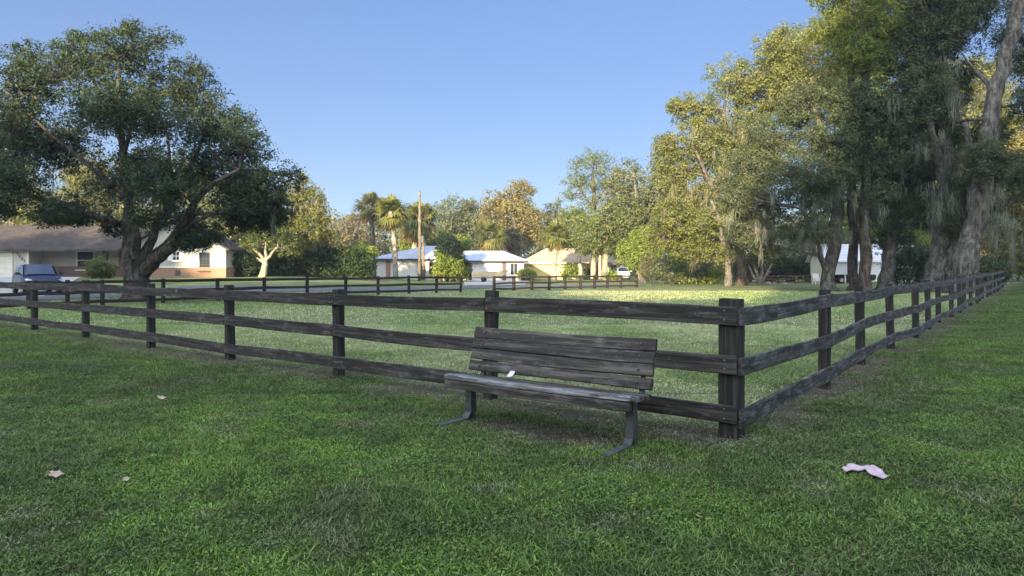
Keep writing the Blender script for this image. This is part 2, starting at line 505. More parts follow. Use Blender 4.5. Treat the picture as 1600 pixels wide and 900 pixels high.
DENS = 2.1
def crown_pts(lobes, dens, L, clump=0.16, hollow=0.45, flat=0.75):
    """lobes: (centre, (rx, ry, rz), weight). Leaves gather in clumps spread through each lobe."""
    P, Nm, cl, cen = [], [], [], []
    for (c, r, w) in lobes:
        c = np.array(c); r = np.array(r)
        area = math.pi * r[0] * r[2]
        n = int(DENS * dens * w * area / (L * L * 0.42))
        if n < 8: continue
        cr = clump * (r[0] + r[2]) / 2 * 2
        cr = max(cr, L * 1.6)
        nc = max(6, int(3.2 * area / (cr * cr * 3.14) * 2.2))
        d = unit(RNG.normal(size=(nc, 3)))
        rr = RNG.uniform(hollow ** 2, 1.12, nc) ** 0.5
        rr *= 0.80 + 0.42 * RNG.random(nc)
        cc_ = c + d * r * rr[:, None]
        wt = RNG.uniform(0.25, 1.0, nc); wt /= wt.sum()
        pick = RNG.choice(nc, n, p=wt)
        off = RNG.normal(size=(n, 3)) * np.array([1, 1, flat]) * cr * 0.52
        p = cc_[pick] + off
        nm = unit(unit(off) * 0.55 + d[pick] * 0.35 + np.array([0, 0, 0.35]) + RNG.normal(size=(n, 3)) * 0.55)
        P.append(p); Nm.append(nm)
        cv = RNG.random(nc)
        cl.append(cv[pick]); cen.append(cc_)
    return np.concatenate(P), np.concatenate(Nm), np.concatenate(cl), cen

def pal(c1, c2, cl, extra=None):
    n = len(cl)
    t = np.clip(cl * 0.65 + RNG.random(n) * 0.35, 0, 1)[:, None]
    c = np.array(c1) * (1 - t) + np.array(c2) * t
    c = c * RNG.uniform(0.75, 1.2, (n, 1))
    if extra is not None:
        e = RNG.random(n) < extra[1] * (0.3 + 1.4 * cl)
        c[e] = np.array(extra[0]) * RNG.uniform(0.7, 1.2, (e.sum(), 1))
    return c

def moss_mesh(name, pts, lens, wid, cols, seg=5, strands=9, spread=0.25):
    n = len(pts)
    pts = np.repeat(pts, strands, 0); lens = np.repeat(lens, strands)
    N_ = len(pts)
    base = pts + RNG.normal(size=(N_, 3)) * np.array([spread, spread, spread * 0.5])
    ang = RNG.uniform(0, math.pi, N_)
    sd = np.stack([np.cos(ang), np.sin(ang), 0 * ang], -1)
    V = []
    wv = RNG.normal(size=(N_, 3)) * np.array([0.10, 0.10, 0])
    ph = RNG.uniform(0, 6.28, N_)
    for k in range(seg + 1):
        t = k / seg
        p = base + np.array([0, 0, -1.0]) * (lens * t)[:, None] + wv * (lens * t * t)[:, None] + sd * (np.sin(ph + t * 7) * 0.05 * (0.4 + t))[:, None]
        w = wid * (1.0 - 0.85 * t) * (0.75 + 0.25 * math.sin(k * 2.1))
        V.append(np.stack([p + sd * w / 2, p - sd * w / 2], 1))
    V = np.stack(V, 1).reshape(N_, (seg + 1) * 2, 3)
    q = []
    for k in range(seg): q += [2 * k, 2 * k + 1, 2 * k + 3, 2 * k + 2]
    q = np.array(q)
    Fx = (np.arange(N_)[:, None] * (seg + 1) * 2 + q[None]).reshape(-1)
    c = np.array(cols) * RNG.uniform(0.6, 1.3, (N_, 1))
    return np_mesh(name, V.reshape(-1, 3), Fx, np.full(N_ * seg, 4), np.repeat(c, (seg + 1) * 2, 0))

def moss_tufts(pts, le, Y, mc):
    """every tuft: many fine strands, longest in the middle, starting at uneven heights along a twig"""
    A, Ln = [], []
    for p, l in zip(pts, le):
        l = l * RNG.uniform(0.5, 1.25); sp = RNG.uniform(0.003, 0.008) * Y
        n = int(RNG.uniform(26, 60)); ang = RNG.uniform(0, math.pi)
        u = RNG.normal(size=n); off = np.stack([np.cos(ang) * u * sp + RNG.normal(size=n) * 0.05, np.sin(ang) * u * sp + RNG.normal(size=n) * 0.05, RNG.uniform(-0.35, 0.25, n) * l - 0.05 * u * u * l], -1)
        A.append(np.array(p) + off); Ln.append(l * np.exp(-0.5 * u * u) * RNG.uniform(0.35, 1.0, n) + 0.12)
    return moss_mesh('moss', np.concatenate(A), np.concatenate(Ln), 0.00075 * Y, mc, 5, 1, 0.0)

def bez(a, b, sag, n=5):
    a, b = Vector(a), Vector(b); m_ = (a + b) / 2 + Vector((random.uniform(-.08, .08), random.uniform(-.08, .08), sag)) * (b - a).length
    return [a * (1 - t) ** 2 + m_ * 2 * t * (1 - t) + b * t * t for t in [i / (n - 1) for i in range(n)]]

def tree(name, label, cat, base_px, Y, limbs, lobes, c1, c2, bark, extra=None, dens=4.0, leaf=None, wd=0.5, clump=0.16, moss=None,
         group=None, twig=0.4, zb=None, hollow=0.45, depth=0.95, dj=None):
    """limbs: lists of (px, py, radius_px[, dY]); lobes: (px, py, rx_px, ry_px[, dY[, weight]]); both at the tree's own distance Y"""
    k = Y / F
    bx = (base_px - CX) * k
    bz = float(terr(bx, Y)) if zb is None else zb
    root = thing(name, (bx, Y, bz), label, cat, group)
    rs = random.Random(hash((base_px, int(Y))) & 0xffff)
    lob = []
    for l in lobes:
        px, py, rx, ry = l[:4]
        dj_ = (rx * k * 1.1 if dj is None else dj)
        dY = l[4] if len(l) > 4 and l[4] is not None else rs.uniform(-dj_, dj_)
        w = l[5] if len(l) > 5 else 1.0
        c = W(px, py, Y); c.y += dY
        lob.append((c, (rx * k, rx * k * depth, ry * k), w))
    L = leaf if leaf else max(0.10, 0.0040 * Y)
    P, Nm, cl, cen = crown_pts(lob, dens, L, clump, hollow)
    keep = P[:, 2] > float(bz) + 0.15
    P, Nm, cl = P[keep], Nm[keep], cl[keep]
    # limbs
    mb = MB(); chain = []
    for li in limbs:
        pts, rr = [], []
        for q in li:
            p = W(q[0], q[1], Y); p.y += (q[3] if len(q) > 3 else 0)
            pts.append(p); rr.append(q[2] * k)
        # spline through the points, with a natural wander
        P2, R2 = [], []
        m_ = len(pts)
        for i in range(m_ - 1):
            p0, p1, p2, p3 = pts[max(i - 1, 0)], pts[i], pts[i + 1], pts[min(i + 2, m_ - 1)]
            for t in (0, 0.33, 0.67):
                q_ = 0.5 * (2 * p1 + (p2 - p0) * t + (2 * p0 - 5 * p1 + 4 * p2 - p3) * t * t + (3 * p1 - p0 - 3 * p2 + p3) * t ** 3)
                if t or i:
                    am = min(rr[i] * 0.16 + 0.04, (p2 - p1).length * 0.06)
                    q_ = q_ + Vector((rs.uniform(-1, 1), rs.uniform(-1, 1), rs.uniform(-.5, .5))) * am
                P2.append(q_); R2.append((rr[i] * (1 - t) + rr[i + 1] * t) * rs.uniform(0.93, 1.07))
        P2.append(pts[-1]); R2.append(rr[-1])
        if li is limbs[0]:
            P2[0].z = bz - 0.15; R2[0] *= 1.35; R2[1] *= 1.1
        mb.tube(P2, R2, 12 if R2[0] > 0.15 else 7, True, 0.06)
        chain += list(zip(P2, R2))
    ch = np.array([list(p) for p, r in chain]); cr = np.array([r for p, r in chain])
    li_ = 0
    for (c, r, w) in lob:
        d = np.linalg.norm(ch - np.array(c), axis=1) + 0.6 * np.maximum(0, ch[:, 2] - c[2])
        j = int(np.argmin(d)); a_ = Vector(ch[j])
        if (Vector(c) - a_).length > 0.3:
            r0 = min(cr[j] * 0.7, 0.03 + 0.022 * (Vector(c) - a_).length)
            pl = bez(a_, c, 0.06, 6)
            mb.tube(pl, np.linspace(r0, r0 * 0.45, 6), 6, False, 0.05)
        else:
            pl = [a_]; r0 = cr[j]
        cs = cen[li_] if li_ < len(cen) else []
        li_ += 1
        for q in cs:
            if rs.random() < twig:
                s_ = pl[rs.randrange(len(pl) // 2, len(pl))]
                mb.tube(bez(s_, q, 0.04, 4), np.linspace(max(0.012, r0 * 0.35), 0.008, 4), 4, False)
    mb.build('trunk', bark, root, True)
    link('crown', leaf_mesh('crown', P, Nm, L, wd, pal(c1, c2, cl, extra)), M_LEAF, root)
    if moss:
        # moss = (number, length m, colour[, px box])
        n, ln, mc = moss[:3]
        if len(moss) > 3:
            pts = []
            for (x, y, sx, sy, cnt) in moss[3]:
                for _ in range(cnt):
                    p = W(RNG.normal(x, sx), RNG.normal(y, sy), Y); p.y += RNG.uniform(-2.6, 1.5); pts.append(p)
            pts = np.array([list(p) for p in pts])
            extra_n = n
        else:
            pts = np.zeros((0, 3)); extra_n = n
        if extra_n:
            allc = np.concatenate(cen)
            pts = np.concatenate([pts, allc[RNG.choice(len(allc), extra_n)] - np.array([0, 0, 0.15])])
        pts[:, 2] = np.maximum(pts[:, 2], bz + 2.2)
        le = RNG.uniform(0.35, 1.0, len(pts)) * ln
        le = np.minimum(le, pts[:, 2] - bz - 1.2)
        link('moss', moss_tufts(pts, le, Y, mc), M_MOSS, root)['kind'] = 'stuff'
    return root

def shrub(name, label, cat, lobes, Y, c1, c2, extra=None, dens=4.5, leaf=None, wd=0.55, clump=0.2, group=None, hollow=0.55, depth=1.0):
    k = Y / F
    px = sum(l[0] for l in lobes) / len(lobes)
    bx = (px - CX) * k; bz = float(terr(bx, Y))
    root = thing(name, (bx, Y, bz), label, cat, group)
    lob = []
    for l in lobes:
        c = W(l[0], l[1], Y); c.y += l[4] if len(l) > 4 else 0
        lob.append((c, (l[2] * k, l[2] * k * depth, l[3] * k), l[5] if len(l) > 5 else 1.0))
    L = leaf if leaf else max(0.06, 0.0036 * Y)
    P, Nm, cl, cen = crown_pts(lob, dens, L, clump, hollow, 0.85)
    kp = P[:, 2] > bz + 0.03
    P, Nm, cl = P[kp], Nm[kp], cl[kp]
    mb = MB()
    for ci, cs in enumerate(cen):
        for q in cs[:max(3, len(cs) // 4)]:
            if q[2] < bz + 0.2: continue
            x0 = lob[ci][0]
            mb.tube(bez((x0[0] + random.uniform(-.2, .2), x0[1] + random.uniform(-.2, .2), bz - 0.05), q, 0.1, 4), np.linspace(0.035, 0.012, 4), 5, False)
    mb.build('stems', M_BARK_DARK, root, True)
    link('foliage', leaf_mesh('foliage', P, Nm, L, wd, pal(c1, c2, cl, extra)), M_LEAF, root)
    return root

# palettes (albedo)
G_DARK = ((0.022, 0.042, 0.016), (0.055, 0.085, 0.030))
G_OAK = ((0.050, 0.072, 0.034), (0.120, 0.146, 0.068))
G_GOLD = ((0.085, 0.105, 0.032), (0.185, 0.185, 0.055))
G_LIME = ((0.105, 0.165, 0.026), (0.215, 0.265, 0.045))
G_GREY = ((0.085, 0.108, 0.058), (0.175, 0.190, 0.100))
G_RUST = ((0.150, 0.130, 0.045), (0.290, 0.235, 0.085))
MOSSC = (0.21, 0.215, 0.175)

# --- big dark tree on the left, in the fence line
tree('broadleaf_tree', 'big dark spreading tree with forked trunk by the left fence line', 'tree', 214, 31.0,
     [[(214, 470, 23), (213, 445, 18.5), (212, 425, 18), (210, 405, 18)],
      [(204, 412, 13), (194, 368, 12, .4), (182, 322, 8, 1.0), (170, 270, 5.5, 1.6), (152, 215, 4, 2), (125, 150, 3, 2), (98, 95, 2, 2)],
      [(214, 412, 9), (217, 372, 7.5, -.3), (211, 312, 6, -.6), (206, 250, 5, -.8), (209, 180, 3.5, -1), (203, 100, 2, -1)],
      [(224, 412, 8), (236, 352, 6, .5), (252, 302, 4.5, 1.2), (275, 235, 3.5, 1.8), (300, 160, 2, 2)],
      [(226, 424, 11), (252, 406, 10, -.5), (285, 386, 8.5, -1), (312, 356, 7, -1.5), (350, 308, 4, -2), (405, 275, 2.5, -2.2)],
      [(188, 350, 5), (160, 340, 4, -1), (122, 322, 3, -2), (70, 300, 2.5, -3), (20, 280, 2, -3.4)],
      [(234, 398, 3.5), (256, 372, 2.6, .5), (272, 340, 2.2, 1), (290, 320, 1.6, 1.5)],
      [(176, 296, 4), (140, 252, 3, -.6), (90, 205, 2.4, -1), (45, 155, 1.6, -1.4)],
      [(207, 262, 3.4, -.8), (228, 205, 2.6, -1.2), (245, 150, 1.8, -1.5)],
      [(246, 318, 3.2, 1), (240, 260, 2.5, 1.6), (222, 190, 1.8, 2.2)],
      [(300, 372, 4.5, -1.2), (335, 352, 3, -2), (378, 335, 2, -2.4)],
      [(262, 274, 2.6, 1.6), (300, 235, 2, 2.2), (340, 205, 1.4, 2.6)]],
     [(95, 78, 52, 32, 1.5), (45, 95, 32, 30, 0), (200, 92, 62, 46, -.5), (60, 150, 52, 44, -1), (150, 152, 70, 50, 2.2), (265, 135, 62, 46, 1), (325, 195, 58, 46, .5),
      (235, 190, 70, 42, -2.6), (385, 238, 48, 44, -.6), (418, 300, 42, 42, -1.4), (350, 285, 60, 46, 2.4), (310, 300, 56, 42, -3), (372, 335, 46, 26, .6),
      (50, 225, 52, 40, 1.2), (10, 290, 52, 44, -2), (88, 300, 52, 36, -3), (110, 335, 52, 20, .5), (170, 235, 46, 34, 3.2, .7), (268, 250, 52, 42, 3, .8),
      (-30, 200, 50, 60, 2), (150, 330, 40, 22, -2.6, .8), (240, 335, 44, 24, 2.8, .7), (325, 372, 24, 15, -1.6), (275, 350, 32, 20, -2.4, .8), (440, 322, 24, 30, -.4), (205, 48, 22, 14, 0), (105, 48, 22, 12, 1), (60, 338, 40, 16, 1), (150, 352, 26, 13, 1.4), (300, 380, 34, 14, .4), (345, 372, 34, 18, -1.2), (405, 345, 36, 20, .6), (262, 365, 22, 14, 2), (20, 335, 30, 14, -1), (448, 275, 18, 22, .6), (110, 215, 60, 45, 0, .26), (150, 285, 60, 40, 1, .26), (218, 285, 60, 50, -1, .24), (120, 125, 50, 36, -1, .4), (20, 190, 40, 50, 0, .4), (290, 215, 50, 40, -2, .3), (255, 60, 26, 18, 0, .6), (300, 100, 22, 16, .5, .6), (365, 185, 24, 18, .5, .6)],
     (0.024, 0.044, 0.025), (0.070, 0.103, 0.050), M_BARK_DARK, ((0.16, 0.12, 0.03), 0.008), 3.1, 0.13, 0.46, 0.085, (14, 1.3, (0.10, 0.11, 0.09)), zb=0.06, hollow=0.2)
tree('broadleaf_tree', 'dark tree cut off by the left picture edge behind the big forked tree', 'tree', -95, 43,
     [[(-95, 455, 14), (-92, 380, 11), (-88, 300, 8), (-80, 180, 4)]],
     [(-75, 150, 60, 50), (-40, 125, 40, 40), (-55, 220, 50, 50), (-35, 270, 40, 30), (-110, 260, 60, 60)],
     (0.03, 0.05, 0.022), (0.085, 0.095, 0.035), M_BARK_DARK)

# --- live oaks, pines and moss on the right
tree('oak_tree', 'mossy oak with kinked trunk, third trunk right of the corner post', 'oak', 1297, 45,
     [[(1297, 456, 12), (1294, 432, 9.5), (1302, 385, 9.5), (1308, 335, 8.5), (1306, 280, 7), (1290, 220, 5), (1270, 160, 3)],
      [(1294, 428, 5), (1278, 400, 4, -.5), (1262, 370, 3, -1), (1240, 330, 2.5, -1.5)],
      [(1306, 330, 6), (1270, 290, 5, .5), (1220, 260, 4, 1), (1180, 240, 2.5, 1.6)],
      [(1306, 290, 6), (1330, 230, 4, -1), (1345, 170, 3, -2)]],
     [(1205, 318, 52, 34), (1250, 278, 58, 40), (1185, 262, 50, 38), (1290, 225, 52, 42), (1232, 205, 52, 38), (1178, 360, 38, 24, 1), (1238, 360, 44, 24, -1.5),
      (1298, 300, 40, 34, 1.8, .8), (1330, 250, 36, 42), (1270, 160, 48, 36), (1315, 170, 40, 36), (1150, 310, 30, 26), (1215, 385, 26, 14, 2), (1335, 185, 30, 34, -2.5), (1355, 260, 28, 30, -2), (1345, 310, 24, 22, -2.5), (1362, 200, 28, 34, -2.5)],
     *G_OAK, M_BARK_OAK, ((0.15, 0.13, 0.04), 0.03), 3.6, 0.14, 0.5, 0.105, (30, 1.6, MOSSC, [(1235, 368, 28, 8, 40), (1180, 350, 14, 12, 5), (1295, 290, 12, 20, 18), (1255, 260, 20, 14, 10), (1265, 330, 10, 16, 10)]))
tree('oak_tree', 'tall golden lit mossy oak with orange trunk at the far paddock edge', 'oak', 1159, 62,
     [[(1159, 446, 8), (1158, 420, 7.5), (1155, 370, 7), (1150, 310, 6), (1140, 240, 5), (1130, 170, 3)],
      [(1152, 330, 5), (1180, 260, 4, 1), (1210, 170, 3, 1.5), (1240, 100, 2, 2)],
      [(1154, 350, 4), (1110, 300, 3, -1), (1080, 240, 2, -1.5)]],
     [(1100, 165, 40, 30), (1152, 128, 50, 36), (1205, 95, 50, 36), (1255, 72, 50, 38), (1090, 222, 42, 36), (1145, 205, 50, 42), (1185, 160, 44, 38), (1066, 165, 22, 15),
      (1118, 285, 44, 44), (1062, 265, 32, 34), (1170, 265, 40, 50), (1300, 50, 44, 34), (1225, 150, 50, 40), (1075, 320, 40, 34), (1270, 125, 46, 40), (1140, 350, 34, 30), (1320, 110, 30, 50), (1040, 225, 18, 20)],
     (0.080, 0.108, 0.030), (0.235, 0.240, 0.066), M_BARK_PINE, ((0.26, 0.20, 0.09), 0.015), 2.9, 0.20, 0.5, 0.10,
     (50, 2.0, (0.20, 0.19, 0.11), [(1105, 250, 16, 22, 16), (1120, 320, 16, 16, 12), (1165, 230, 20, 24, 14)]))
tree('oak_tree', 'low golden oak on a slim grey trunk left of the orange trunk', 'oak', 1138, 57,
     [[(1138, 449, 6), (1137, 425, 5), (1133, 395, 4.5), (1124, 350, 3.5), (1110, 310, 2)], [(1134, 395, 3), (1155, 360, 2, 1), (1170, 330, 1.5, 1)]],
     [(1125, 345, 36, 30), (1090, 355, 34, 28), (1155, 378, 28, 20), (1075, 385, 28, 22), (1050, 340, 30, 30), (1110, 395, 26, 14), (1040, 370, 26, 26)],
     (0.082, 0.110, 0.030), (0.205, 0.215, 0.062), M_BARK_OAK, ((0.28, 0.2, 0.1), 0.04), 3.6, 0.19, 0.5, 0.12, (16, 1.6, (0.16, 0.15, 0.10)))
for px, yb, rr, lb, dx in ((1333, 455, 7.5, 'slimmer pine trunk just right of the kinked mossy oak', -4), (1351, 457, 9, 'thicker pine trunk right of the slimmer pine trunk', 3)):
    tree('pine_tree', lb, 'pine', px, 46.5 if px < 1340 else 45.2,
         [[(px, yb, rr * 1.25), (px + 1, 430, rr), (px + dx * .3, 330, rr * .92), (px + dx * .6, 180, rr * .8), (px + dx, 40, rr * .6), (px + dx, -60, rr * .4)]],
         [(px + dx - 8, 100, 30, 22), (px + dx + 14, 60, 34, 26), (px - 20, 40, 34, 26), (px + 6, 0, 40, 28), (px - 12, 150, 24, 18), (px + 20, -40, 44, 30), (px - 24, -30, 34, 30), (px - 22, 85, 26, 26, -1.5), (px + 4, 45, 30, 26, -1.8), (px - 6, 105, 22, 22, -1.6)],
         (0.100, 0.140, 0.026), (0.230, 0.260, 0.045), M_BARK_PINE, None, 4.0, 0.26, 0.22, 0.16, group='two pines beside the carport')
tree('oak_tree', 'oak with flared dark base between the pines and the big trunk cluster', 'oak', 1386, 46,
     [[(1384, 455, 17), (1386, 435, 11), (1391, 400, 9), (1395, 340, 8), (1400, 260, 6), (1410, 180, 4), (1420, 90, 3)], [(1395, 330, 5), (1375, 270, 3, 1), (1365, 220, 2, 1)]],
     [(1400, 240, 46, 40), (1388, 320, 34, 34), (1420, 175, 50, 42), (1372, 270, 30, 34), (1405, 370, 36, 22, 1, .8), (1430, 290, 40, 36), (1390, 110, 40, 40), (1375, 190, 30, 34)],
     *G_OAK, M_BARK_OAK, None, 3.5, 0.14, 0.5, 0.105, (16, 1.8, MOSSC, [(1405, 215, 10, 10, 20), (1395, 250, 8, 16, 10)]))
tree('oak_tree', 'massive twin-trunk oak in the fence corner cluster, left of the leaning trunk', 'oak', 1458, 44,
     [[(1456, 458, 17), (1460, 430, 15), (1468, 390, 13.5), (1476, 330, 12), (1480, 270, 10), (1478, 190, 7), (1470, 90, 4)],
      [(1478, 455, 14, -.6), (1482, 420, 9, -.6), (1488, 370, 8, -.4), (1492, 310, 6, 0), (1500, 240, 4, .3)],
      [(1476, 320, 8), (1450, 250, 6, -1), (1425, 190, 4, -1.6)]],
     [(1440, 60, 62, 52), (1490, 20, 60, 46), (1430, 150, 56, 48), (1470, 215, 52, 44), (1440, 270, 48, 38), (1500, 290, 46, 36), (1465, 330, 46, 28), (1520, 110, 50, 40, 2.5), (1430, -20, 60, 50), (1500, -60, 70, 50), (1425, 340, 30, 26), (1510, 215, 40, 34, 2.6)],
     *G_OAK, M_BARK_OAK, None, 3.6, 0.135, 0.5, 0.10, (20, 2.0, MOSSC, [(1458, 155, 8, 22, 26), (1470, 300, 14, 12, 16), (1440, 315, 12, 12, 10), (1500, 318, 10, 8, 10), (1415, 235, 10, 12, 16)]))
tree('oak_tree', 'huge grey oak leaning right with bare curved limb at the top right', 'oak', 1503, 41,
     [[(1502, 462, 21), (1505, 430, 19), (1513, 390, 17), (1526, 340, 15.5), (1534, 290, 14), (1540, 245, 13), (1546, 190, 11.5), (1560, 130, 11), (1578, 70, 10.5), (1592, 10, 10), (1600, -60, 9)],
      [(1540, 250, 8), (1562, 215, 7, .4), (1572, 165, 6, .8), (1585, 120, 4, 1)],
      [(1532, 300, 7), (1500, 250, 5, -1), (1480, 200, 3, -1.6)],
      [(1556, 145, 4), (1540, 100, 2.5, 1)]],
     [(1545, 300, 36, 30, 2), (1575, 260, 36, 34, 1.5), (1530, 345, 36, 22, 2.2), (1590, 200, 30, 40, 2.4), (1530, 30, 46, 36, 3), (1570, -20, 60, 36, 3), (1620, 60, 50, 60, 1), (1625, 160, 40, 50, 0), (1500, 255, 36, 30, -2), (1510, 180, 36, 30, 3), (1625, 270, 40, 40), (1560, 330, 26, 22, 1), (1530, 270, 26, 20, -2.4)],
     *G_OAK, M_BARK_OAK, ((0.2, 0.15, 0.05), 0.02), 3.4, 0.135, 0.5, 0.105, (16, 1.7, MOSSC, [(1545, 345, 10, 8, 10), (1515, 310, 8, 10, 10), (1558, 360, 8, 8, 8)]))
# beyond the oaks
tree('oak_tree', 'sunlit golden oak at the right picture edge beyond the fence end', 'oak', 1580, 78,
     [[(1574, 440, 7), (1578, 400, 6), (1582, 340, 4), (1585, 280, 3)]],
     [(1575, 350, 40, 30), (1600, 300, 44, 40), (1560, 310, 34, 34), (1610, 385, 46, 24), (1555, 385, 24, 18), (1640, 330, 40, 50), (1600, 230, 50, 40), (1560, 250, 30, 40)],
     (0.10, 0.11, 0.03), (0.23, 0.20, 0.06), M_BARK_OAK, ((0.27, 0.18, 0.07), 0.08))
tree('broadleaf_tree', 'bright yellow green tree seen between trunks above the carport roof', 'tree', 1352, 84,
     [[(1352, 438, 6), (1352, 380, 5), (1350, 320, 3)]],
     [(1350, 350, 40, 32), (1320, 320, 40, 40), (1385, 330, 40, 36), (1350, 280, 50, 40), (1300, 370, 30, 24), (1400, 380, 34, 20), (1330, 230, 50, 40), (1380, 220, 50, 50), (1350, 170, 50, 40), (1430, 290, 40, 50), (1370, 120, 46, 40)],
     *G_LIME, M_BARK_OAK, ((0.3, 0.24, 0.06), 0.08), 3.2)
tree('broadleaf_tree', 'yellow green tree filling the gaps behind the leaning oak', 'tree', 1500, 88,
     [[(1500, 438, 7), (1498, 360, 5), (1500, 260, 4)]],
     [(1500, 330, 50, 40), (1460, 280, 50, 50), (1540, 270, 50, 50), (1500, 200, 60, 50), (1560, 190, 50, 50), (1440, 350, 40, 30), (1540, 130, 50, 40), (1470, 120, 50, 40)],
     *G_GOLD, M_BARK_OAK, ((0.28, 0.2, 0.06), 0.06), 2.6)

# --- centre distance
tree('pine_tree', 'tall round topped pine behind the yellow house', 'pine', 930, 100,
     [[(930, 440, 4), (931, 380, 3.5), (929, 320, 3), (926, 270, 2)], [(929, 330, 2), (905, 290, 1.3, 1)], [(929, 320, 2), (952, 285, 1.3, -1)]],
     [(925, 258, 34, 20), (902, 280, 22, 15), (950, 282, 26, 18), (925, 290, 34, 16, None, .7), (895, 305, 16, 12), (925, 318, 28, 12, None, .6)],
     (0.075, 0.110, 0.036), (0.175, 0.200, 0.075), M_BARK_PINE, None, 2.6, 0.36, 0.28, 0.16)
tree('oak_tree', 'grey green oak between the round topped pine and the golden oak', 'oak', 1000, 90,
     [[(1000, 440, 5), (1000, 380, 4), (995, 320, 3), (990, 270, 2)], [(1000, 350, 2.5), (1035, 290, 2), (1045, 230, 1.3)]],
     [(985, 278, 30, 28), (1003, 325, 38, 34), (965, 340, 30, 30), (1035, 265, 26, 30), (1045, 225, 17, 17), (1025, 300, 32, 30), (970, 305, 22, 24), (1020, 350, 36, 30), (1050, 295, 24, 30)],
     *G_GREY, M_BARK_OAK, ((0.16, 0.16, 0.04), 0.1), 3.2, 0.32)
tree('broadleaf_tree', 'leafy green tree on pale trunks beside the yellow house', 'tree', 945, 91,
     [[(945, 436, 4.5), (945, 400, 4), (946, 360, 3)], [(927, 436, 4.5, .5), (928, 395, 3.5, .5), (925, 350, 2)], [(937, 436, 3, -.4), (936, 410, 2.5, -.4), (938, 390, 2)]],
     [(905, 345, 36, 26), (940, 350, 36, 28), (965, 375, 30, 22), (900, 375, 28, 18), (930, 385, 30, 14), (975, 340, 26, 26)],
     (0.075, 0.115, 0.030), (0.185, 0.215, 0.060), M_BARK_PALE, ((0.22, 0.18, 0.05), 0.05), 3.4, 0.30)
tree('broadleaf_tree', 'rust coloured autumn tree behind the two houses', 'tree', 803, 112,
     [[(803, 436, 5), (803, 380, 4), (805, 320, 3)]],
     [(812, 298, 26, 18), (800, 330, 38, 26), (778, 318, 26, 20), (824, 345, 28, 24), (790, 360, 36, 20), (835, 370, 22, 18), (770, 345, 22, 22)],
     *G_RUST, M_BARK_DARK, ((0.12, 0.12, 0.05), 0.2), 3.2, 0.38)
tree('oak_tree', 'grey green oak left of the rust coloured tree', 'oak', 722, 124,
     [[(722, 436, 5), (722, 380, 4), (720, 340, 3)]],
     [(705, 338, 30, 24), (735, 345, 26, 22), (690, 365, 30, 20), (750, 360, 22, 22), (720, 370, 36, 20), (735, 322, 16, 12)],
     *G_GREY, M_BARK_DARK, None, 3.2, 0.42)
tree('broadleaf_tree', 'thin sparse tree between the rust tree and the round pine', 'tree', 868, 124,
     [[(868, 436, 3), (868, 380, 2.5), (868, 330, 1.5)]], [(868, 328, 14, 16), (872, 355, 20, 16), (858, 345, 12, 14)], *G_GREY, M_BARK_DARK, None, 2.4, 0.40)
tree('broadleaf_tree', 'brownish half bare tree left of the tall palms', 'tree', 545, 112,
     [[(545, 436, 4), (545, 390, 3), (540, 350, 2)], [(545, 385, 2), (560, 350, 1.3)], [(545, 390, 2), (525, 360, 1.2)]],
     [(540, 355, 26, 20), (560, 375, 28, 20), (525, 375, 24, 20), (555, 345, 18, 14), (545, 395, 30, 16)],
     (0.10, 0.09, 0.05), (0.21, 0.175, 0.095), M_BARK_OAK, ((0.25, 0.2, 0.1), 0.1), 2.3, 0.36, clump=0.12)
tree('broadleaf_tree', 'yellow leaved tree at the right fringe of the big dark crown', 'tree', 452, 70,
     [[(455, 434, 5), (456, 400, 4), (462, 350, 3), (470, 300, 2)], [(458, 380, 2.5), (490, 340, 1.5)], [(456, 390, 2.5), (425, 350, 1.5)]],
     [(470, 296, 20, 26), (492, 318, 18, 24), (452, 335, 36, 30), (502, 342, 16, 14), (480, 368, 34, 22), (430, 360, 30, 26), (505, 372, 24, 18), (458, 395, 40, 14)],
     (0.085, 0.110, 0.030), (0.20, 0.195, 0.045), M_BARK_OAK, ((0.32, 0.25, 0.05), 0.12), 3.2, 0.26, moss=(30, 1.8, (0.25, 0.23, 0.18)))
tree('sycamore_tree', 'small tree with white forked trunk right of the beige gable house', 'tree', 412, 62,
     [[(410, 434, 6), (413, 418, 4.5), (414, 406, 4)], [(414, 408, 3), (405, 397, 2), (396, 388, 1.5)], [(414, 408, 3), (424, 396, 2), (434, 386, 1.5)], [(412, 410, 2.5), (395, 402, 1.8, .5), (375, 397, 1.2, .5)], [(415, 406, 2.5), (415, 385, 1.8)]],
     [(400, 378, 26, 16), (428, 372, 26, 18), (385, 392, 18, 10, 1), (440, 388, 20, 12), (412, 360, 28, 18)],
     (0.06, 0.09, 0.03), (0.13, 0.16, 0.05), M_BARK_PALE, ((0.28, 0.23, 0.06), 0.05), 2.8, 0.22)
